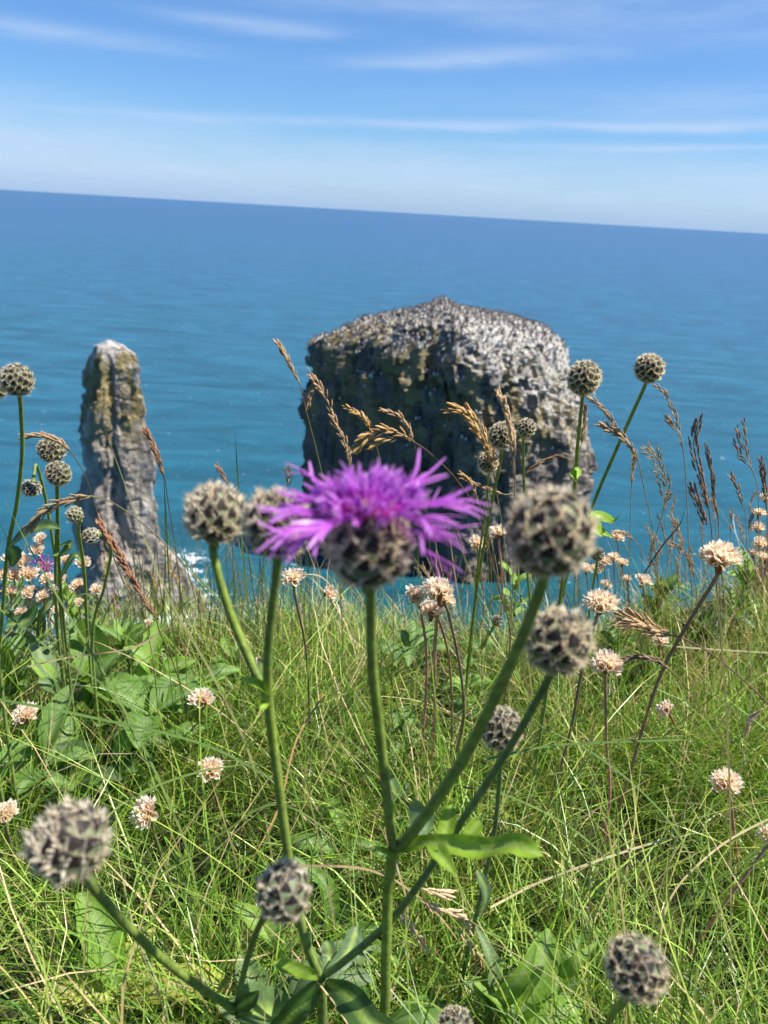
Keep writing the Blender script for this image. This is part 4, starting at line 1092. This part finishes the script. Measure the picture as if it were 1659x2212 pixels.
stalk('thin dark grass head lying level across the right turf', [(1335, 1428), (1380, 1420), (1420, 1428), (1450, 1450)], [(1480, 1480), (1520, 1540), (1560, 1620)], .50, .60, 34, (.26, .17, .12), .0065, .16, seed=21)
stalk('reddish brown grass head slanting down before the slim stack', [(218, 1135), (245, 1180), (272, 1225), (300, 1275), (336, 1335)], [(345, 1365), (380, 1450), (420, 1600)], .45, .58, 72, REDB, .0082, .20, seed=22, split=True, side=[], culm=(.3, .26, .1))
stalk('brown grass head leaning on the right flank of the slim stack', [(317, 932), (332, 965), (345, 1000), (356, 1035)], [(364, 1090), (385, 1230), (400, 1400)], .52, .68, 34, REDB, .0070, .20, seed=23, culm=(.3, .26, .14))
stalk('tawny grass head bowing left over the paired knapweed heads', [(56, 942), (95, 942), (130, 955), (152, 975)], [(185, 1030), (215, 1120), (260, 1240), (330, 1420)], .48, .62, 44, TAN, .0068, .15, seed=24, split=True, culm=(.32, .28, .12))
stalk('light grass panicle drooping left in front of the slim stack', [(64, 1140), (90, 1110), (120, 1090), (160, 1078), (200, 1072)], [(250, 1090), (330, 1150), (430, 1260), (520, 1420)], .46, .60, 46, (.46, .33, .18), .0080, .30, seed=25, split=True, culm=(.34, .3, .15))
stalk('little brown grass tip behind the left twin bud', [(472, 1012), (484, 1030), (494, 1050)], [(500, 1100), (505, 1300)], .6, .8, 14, REDB, .006, .25, seed=26)
stalk('small dark furry grass spike left of the purple petals', [(620, 1012), (624, 1030), (622, 1052)], [(618, 1100), (612, 1300)], .62, .8, 34, (.2, .15, .10), .005, .5, seed=27, off=.25)
stalk('straw coloured grass panicle lying in the turf right of the flower stem', [(1012, 2000), (985, 1975), (945, 1965), (915, 1945)], [(880, 1930), (850, 1920), (760, 1890), (640, 1870)], .46, .47, 44, PALE, .0092, .26, seed=28, split=True, side=[[(955, 1930), (930, 1925), (905, 1918)], [(1040, 2070), (1010, 2030), (985, 2000)]])
stalk('small straw panicle lying lower in the turf beside the flower stem', [(915, 2045), (895, 2015), (872, 1985), (862, 1970)], [(850, 1950), (845, 2000), (850, 2100)], .47, .46, 30, PALE, .0080, .24, seed=29)
stalk('curled straw leaf-like head at the right edge of the turf', [(1612, 1580), (1625, 1550), (1650, 1530)], [(1680, 1525), (1700, 1600)], .55, .6, 14, PALE, .009, .08, seed=30)
stalk('brown grass head behind the right end of the big stack', [(1265, 880), (1262, 920), (1255, 960)], [(1248, 1020), (1240, 1200), (1240, 1350)], .6, .85, 30, REDB, .006, .2, seed=31)
stalk('bent tan grass head crossing the lower right of the big stack', [(1148, 1015), (1170, 998), (1205, 985), (1228, 992)], [(1240, 1010), (1245, 1150), (1250, 1350)], .55, .85, 20, (.36, .22, .12), .006, .14, seed=32)
stalk('grass head lying left beneath the small clustered buds', [(1005, 1035), (1050, 1055), (1090, 1068)], [(1120, 1080), (1150, 1200), (1160, 1400)], .55, .75, 22, (.4, .26, .16), .006, .14, seed=33)
stalk('short tan grass spike before the sea between leaf sprig and turf', [(1330, 1150), (1350, 1152), (1372, 1170)], [(1385, 1200), (1390, 1340)], .7, .95, 20, TAN, .006, .25, seed=34)
rngs = random.Random(77)
ZONES = [('at the right, over the sea', 1390, 1659, 1060, 1230, 26), ('below the big stack', 900, 1280, 1130, 1260, 14), ('at the left cliff edge', 20, 620, 1180, 1300, 12)]
for zi, (zn, xa, xb, ya, yb, cnt) in enumerate(ZONES):
    for i in range(cnt):
        x = rngs.uniform(xa, xb); y = rngs.uniform(ya, yb); dx = rngs.uniform(-22, 14); L = rngs.uniform(35, 70)
        dd = rngs.uniform(.75, .95)
        stalk('faint dry grass head, one of many soft ones ' + zn, [(x + dx, y), (x + dx * .3, y + L * .5), (x, y + L)], [(x + 4, y + L + 50), (x + 8, y + L + 110)], dd, dd + .2, 16, rngs.choice([TAN, PURB, (.36, .24, .14), GOLD]), .0065, .22, seed=200 + i)['group'] = 'faint dry grass heads ' + zn

# ------------------------------------------------------------------ leafy plants in the turf
LM = {}
def leaf_mesh(kind, var, col, rib):
    key = (kind, var, col)
    if key not in LM:
        rng = random.Random(var * 7 + len(kind)); a = rng.uniform(.12, .35)
        path = [(0, 0, 0), (.33, rng.uniform(-.03, .03), a * .5), (.68, rng.uniform(-.06, .06), a * .55), (1, rng.uniform(-.1, .1), a * rng.uniform(-.3, .6))]
        V, Fc, C = leaf_data(path, {'ovate': .36, 'lance': .24, 'oblong': .30, 'small': .5}[kind], fold=rng.uniform(.08, .3), prof={'small': 'ovate'}.get(kind, kind), wave=rng.uniform(.0, .05), seed=var, col=col, rib=rib, nseg=12)
        o = mk('leaf', V, Fc, M_LEAF, cols=C); LM[key] = o.data; bpy.data.objects.remove(o)
    return LM[key]
GL = 'broad-leaved plants growing through the turf'
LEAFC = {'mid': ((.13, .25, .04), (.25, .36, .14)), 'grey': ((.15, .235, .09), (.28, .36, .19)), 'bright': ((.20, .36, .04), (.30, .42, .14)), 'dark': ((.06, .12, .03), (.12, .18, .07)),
         'yellow': ((.42, .42, .07), (.5, .5, .2))}
def leafy(label, px, py, n, size, kind='ovate', col='mid', elev=(15, 65), Y=None, stem_h=0.0, seed=0, lift=.02, azr=(0, 360)):
    rng = random.Random(seed)
    if px < 480 and py < 1650: lift += .025; size *= 1.2
    g = ray_ground(px, py, .07 + lift); gz = ground_z(g.x, g.y)
    t = empty('leafy_plant', (g.x, g.y, gz), label, 'plant', GL)
    top = Vector((g.x, g.y, gz + lift + .065 + stem_h))
    stem_from(t, [top, Vector((g.x + .004, g.y, (gz + top.z) / 2)), Vector((g.x, g.y, gz - .01))], .0012, .0016, (G1, G3))
    for i in range(n):
        a = math.radians(rng.uniform(*azr)) if azr != (0, 360) else i * 2.4 + rng.uniform(-.4, .4)
        e = math.radians(rng.uniform(*elev)); h = rng.uniform(.45, 1.05); 
        p = Vector((g.x, g.y, gz + (top.z - gz) * h)); d = Vector((math.cos(a) * math.cos(e), math.sin(a) * math.cos(e), math.sin(e)))
        cc = LEAFC[col] if rng.random() < .8 else LEAFC[rng.choice(['mid', 'bright', 'grey'] if col != 'yellow' else ['yellow', 'bright'])]
        inst('leaf', leaf_mesh(kind, rng.randrange(4), *cc), t, axes(p, d, Vector((rng.uniform(-.3, .3), rng.uniform(-.5, .1), 1)), size * 1.15 * rng.uniform(.65, 1.15)))
    return t
# left bed of broad leaves
leafy('rosette with one big upright pale-veined leaf in the left leaf bed', 215, 1500, 9, .062, 'ovate', 'mid', (30, 80), seed=1, lift=.02)
leafy('broad-leaved plant with a long leaf pointing right over the dark hollow', 320, 1545, 9, .060, 'ovate', 'mid', (0, 40), seed=2)
leafy('leafy shoot at the left edge of the leaf bed', 20, 1440, 10, .045, 'ovate', 'mid', (10, 70), seed=3)
leafy('small-leaved clump below the left knapweed stems', 90, 1400, 12, .036, 'oblong', 'grey', (20, 80), seed=4, stem_h=.03)
leafy('leafy shoot at the back of the leaf bed, before the slim stack', 175, 1390, 12, .040, 'lance', 'bright', (20, 80), seed=5, stem_h=.04)
leafy('grey-green clump in the middle of the leaf bed', 130, 1500, 12, .040, 'oblong', 'grey', (10, 70), seed=6)
leafy('bright leafy plant right of the big upright leaf', 330, 1450, 10, .045, 'ovate', 'bright', (10, 70), seed=7, stem_h=.02)
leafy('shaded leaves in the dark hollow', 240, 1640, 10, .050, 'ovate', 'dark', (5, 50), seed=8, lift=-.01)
leafy('leafy clump between the leaf bed and the forked stem', 420, 1480, 10, .040, 'ovate', 'mid', (10, 60), seed=9)
leafy('flat leaf pair under the left pale thrift head', 90, 1610, 8, .050, 'ovate', 'mid', (0, 40), seed=10)
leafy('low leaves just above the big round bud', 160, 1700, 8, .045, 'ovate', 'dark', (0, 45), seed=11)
leafy('leafy shoot behind the left bud branch', 500, 1420, 9, .036, 'ovate', 'mid', (10, 70), seed=12)
leafy('leafy tuft at the far left cliff edge', 40, 1350, 9, .040, 'lance', 'mid', (20, 80), seed=13, stem_h=.03)
leafy('leafy plant at the back of the bed beside the reddish grass head', 270, 1390, 9, .040, 'lance', 'mid', (10, 70), seed=14, stem_h=.02)
# centre and right
leafy('bright lobed sprig behind the open flower, right of the diagonal stem', 1105, 1330, 10, .036, 'oblong', 'bright', (0, 70), seed=20, stem_h=.06)
leafy('leaves behind the pink thrift stalks', 890, 1400, 8, .045, 'ovate', 'mid', (0, 50), seed=21)
leafy('small round-leaved patch under the central thrift bunch', 1010, 1480, 14, .026, 'small', 'bright', (0, 70), seed=22)
leafy('small round-leaved patch right of the pink stalks', 1040, 1400, 12, .026, 'small', 'mid', (0, 70), seed=23)
leafy('low leafy patch left of the pink stalks', 870, 1560, 10, .026, 'small', 'mid', (0, 60), seed=24)
leafy('leaf patch at the turf edge right of the big right bud', 1420, 1310, 14, .034, 'ovate', 'mid', (10, 70), seed=25, stem_h=.02)
leafy('dense leaf patch at the far right turf edge', 1600, 1290, 16, .036, 'ovate', 'bright', (10, 80), seed=26, stem_h=.03)
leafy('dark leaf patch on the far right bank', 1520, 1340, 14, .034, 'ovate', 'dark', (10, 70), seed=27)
leafy('leaf patch beside the middle right knapweed bud', 1330, 1390, 9, .034, 'oblong', 'mid', (10, 60), seed=28)
leafy('faded speckled leaf standing behind the flower stem', 850, 1740, 3, .045, 'ovate', 'grey', (60, 85), seed=29)
leafy('hidden leaf clump under the left tall stem', 740, 1790, 7, .036, 'oblong', 'mid', (0, 50), seed=30)
# bottom
leafy('toothed dark leaves beside the lower upright bud', 720, 1990, 8, .050, 'lance', 'mid', (20, 75), seed=31)
leafy('leaf cluster low below the lower upright bud', 600, 2050, 9, .040, 'ovate', 'bright', (5, 60), seed=32)
leafy('big leaf clump at the bottom edge left of the main stem', 600, 2180, 9, .052, 'ovate', 'grey', (5, 60), seed=33)
leafy('tall lance leaves at the bottom between flower stem and right bud', 1060, 2160, 6, .046, 'lance', 'grey', (45, 85), seed=34)
leafy('lobed leaf clump at the bottom left of the corner bud', 1200, 2100, 9, .038, 'lance', 'mid', (15, 75), seed=35)
leafy('bright leaf clump on the bottom edge right of centre', 1120, 2190, 9, .045, 'ovate', 'bright', (10, 70), seed=36)
leafy('yellowed leaves at the bottom left', 260, 2150, 8, .055, 'ovate', 'yellow', (5, 60), seed=37, lift=.005)
leafy('yellowing scrap of leaf below the big round bud', 240, 1960, 3, .03, 'ovate', 'yellow', (0, 40), seed=38, lift=-.02)
leafy('small leaves at the bottom edge under the main stem', 830, 2190, 8, .045, 'oblong', 'mid', (5, 60), seed=39)
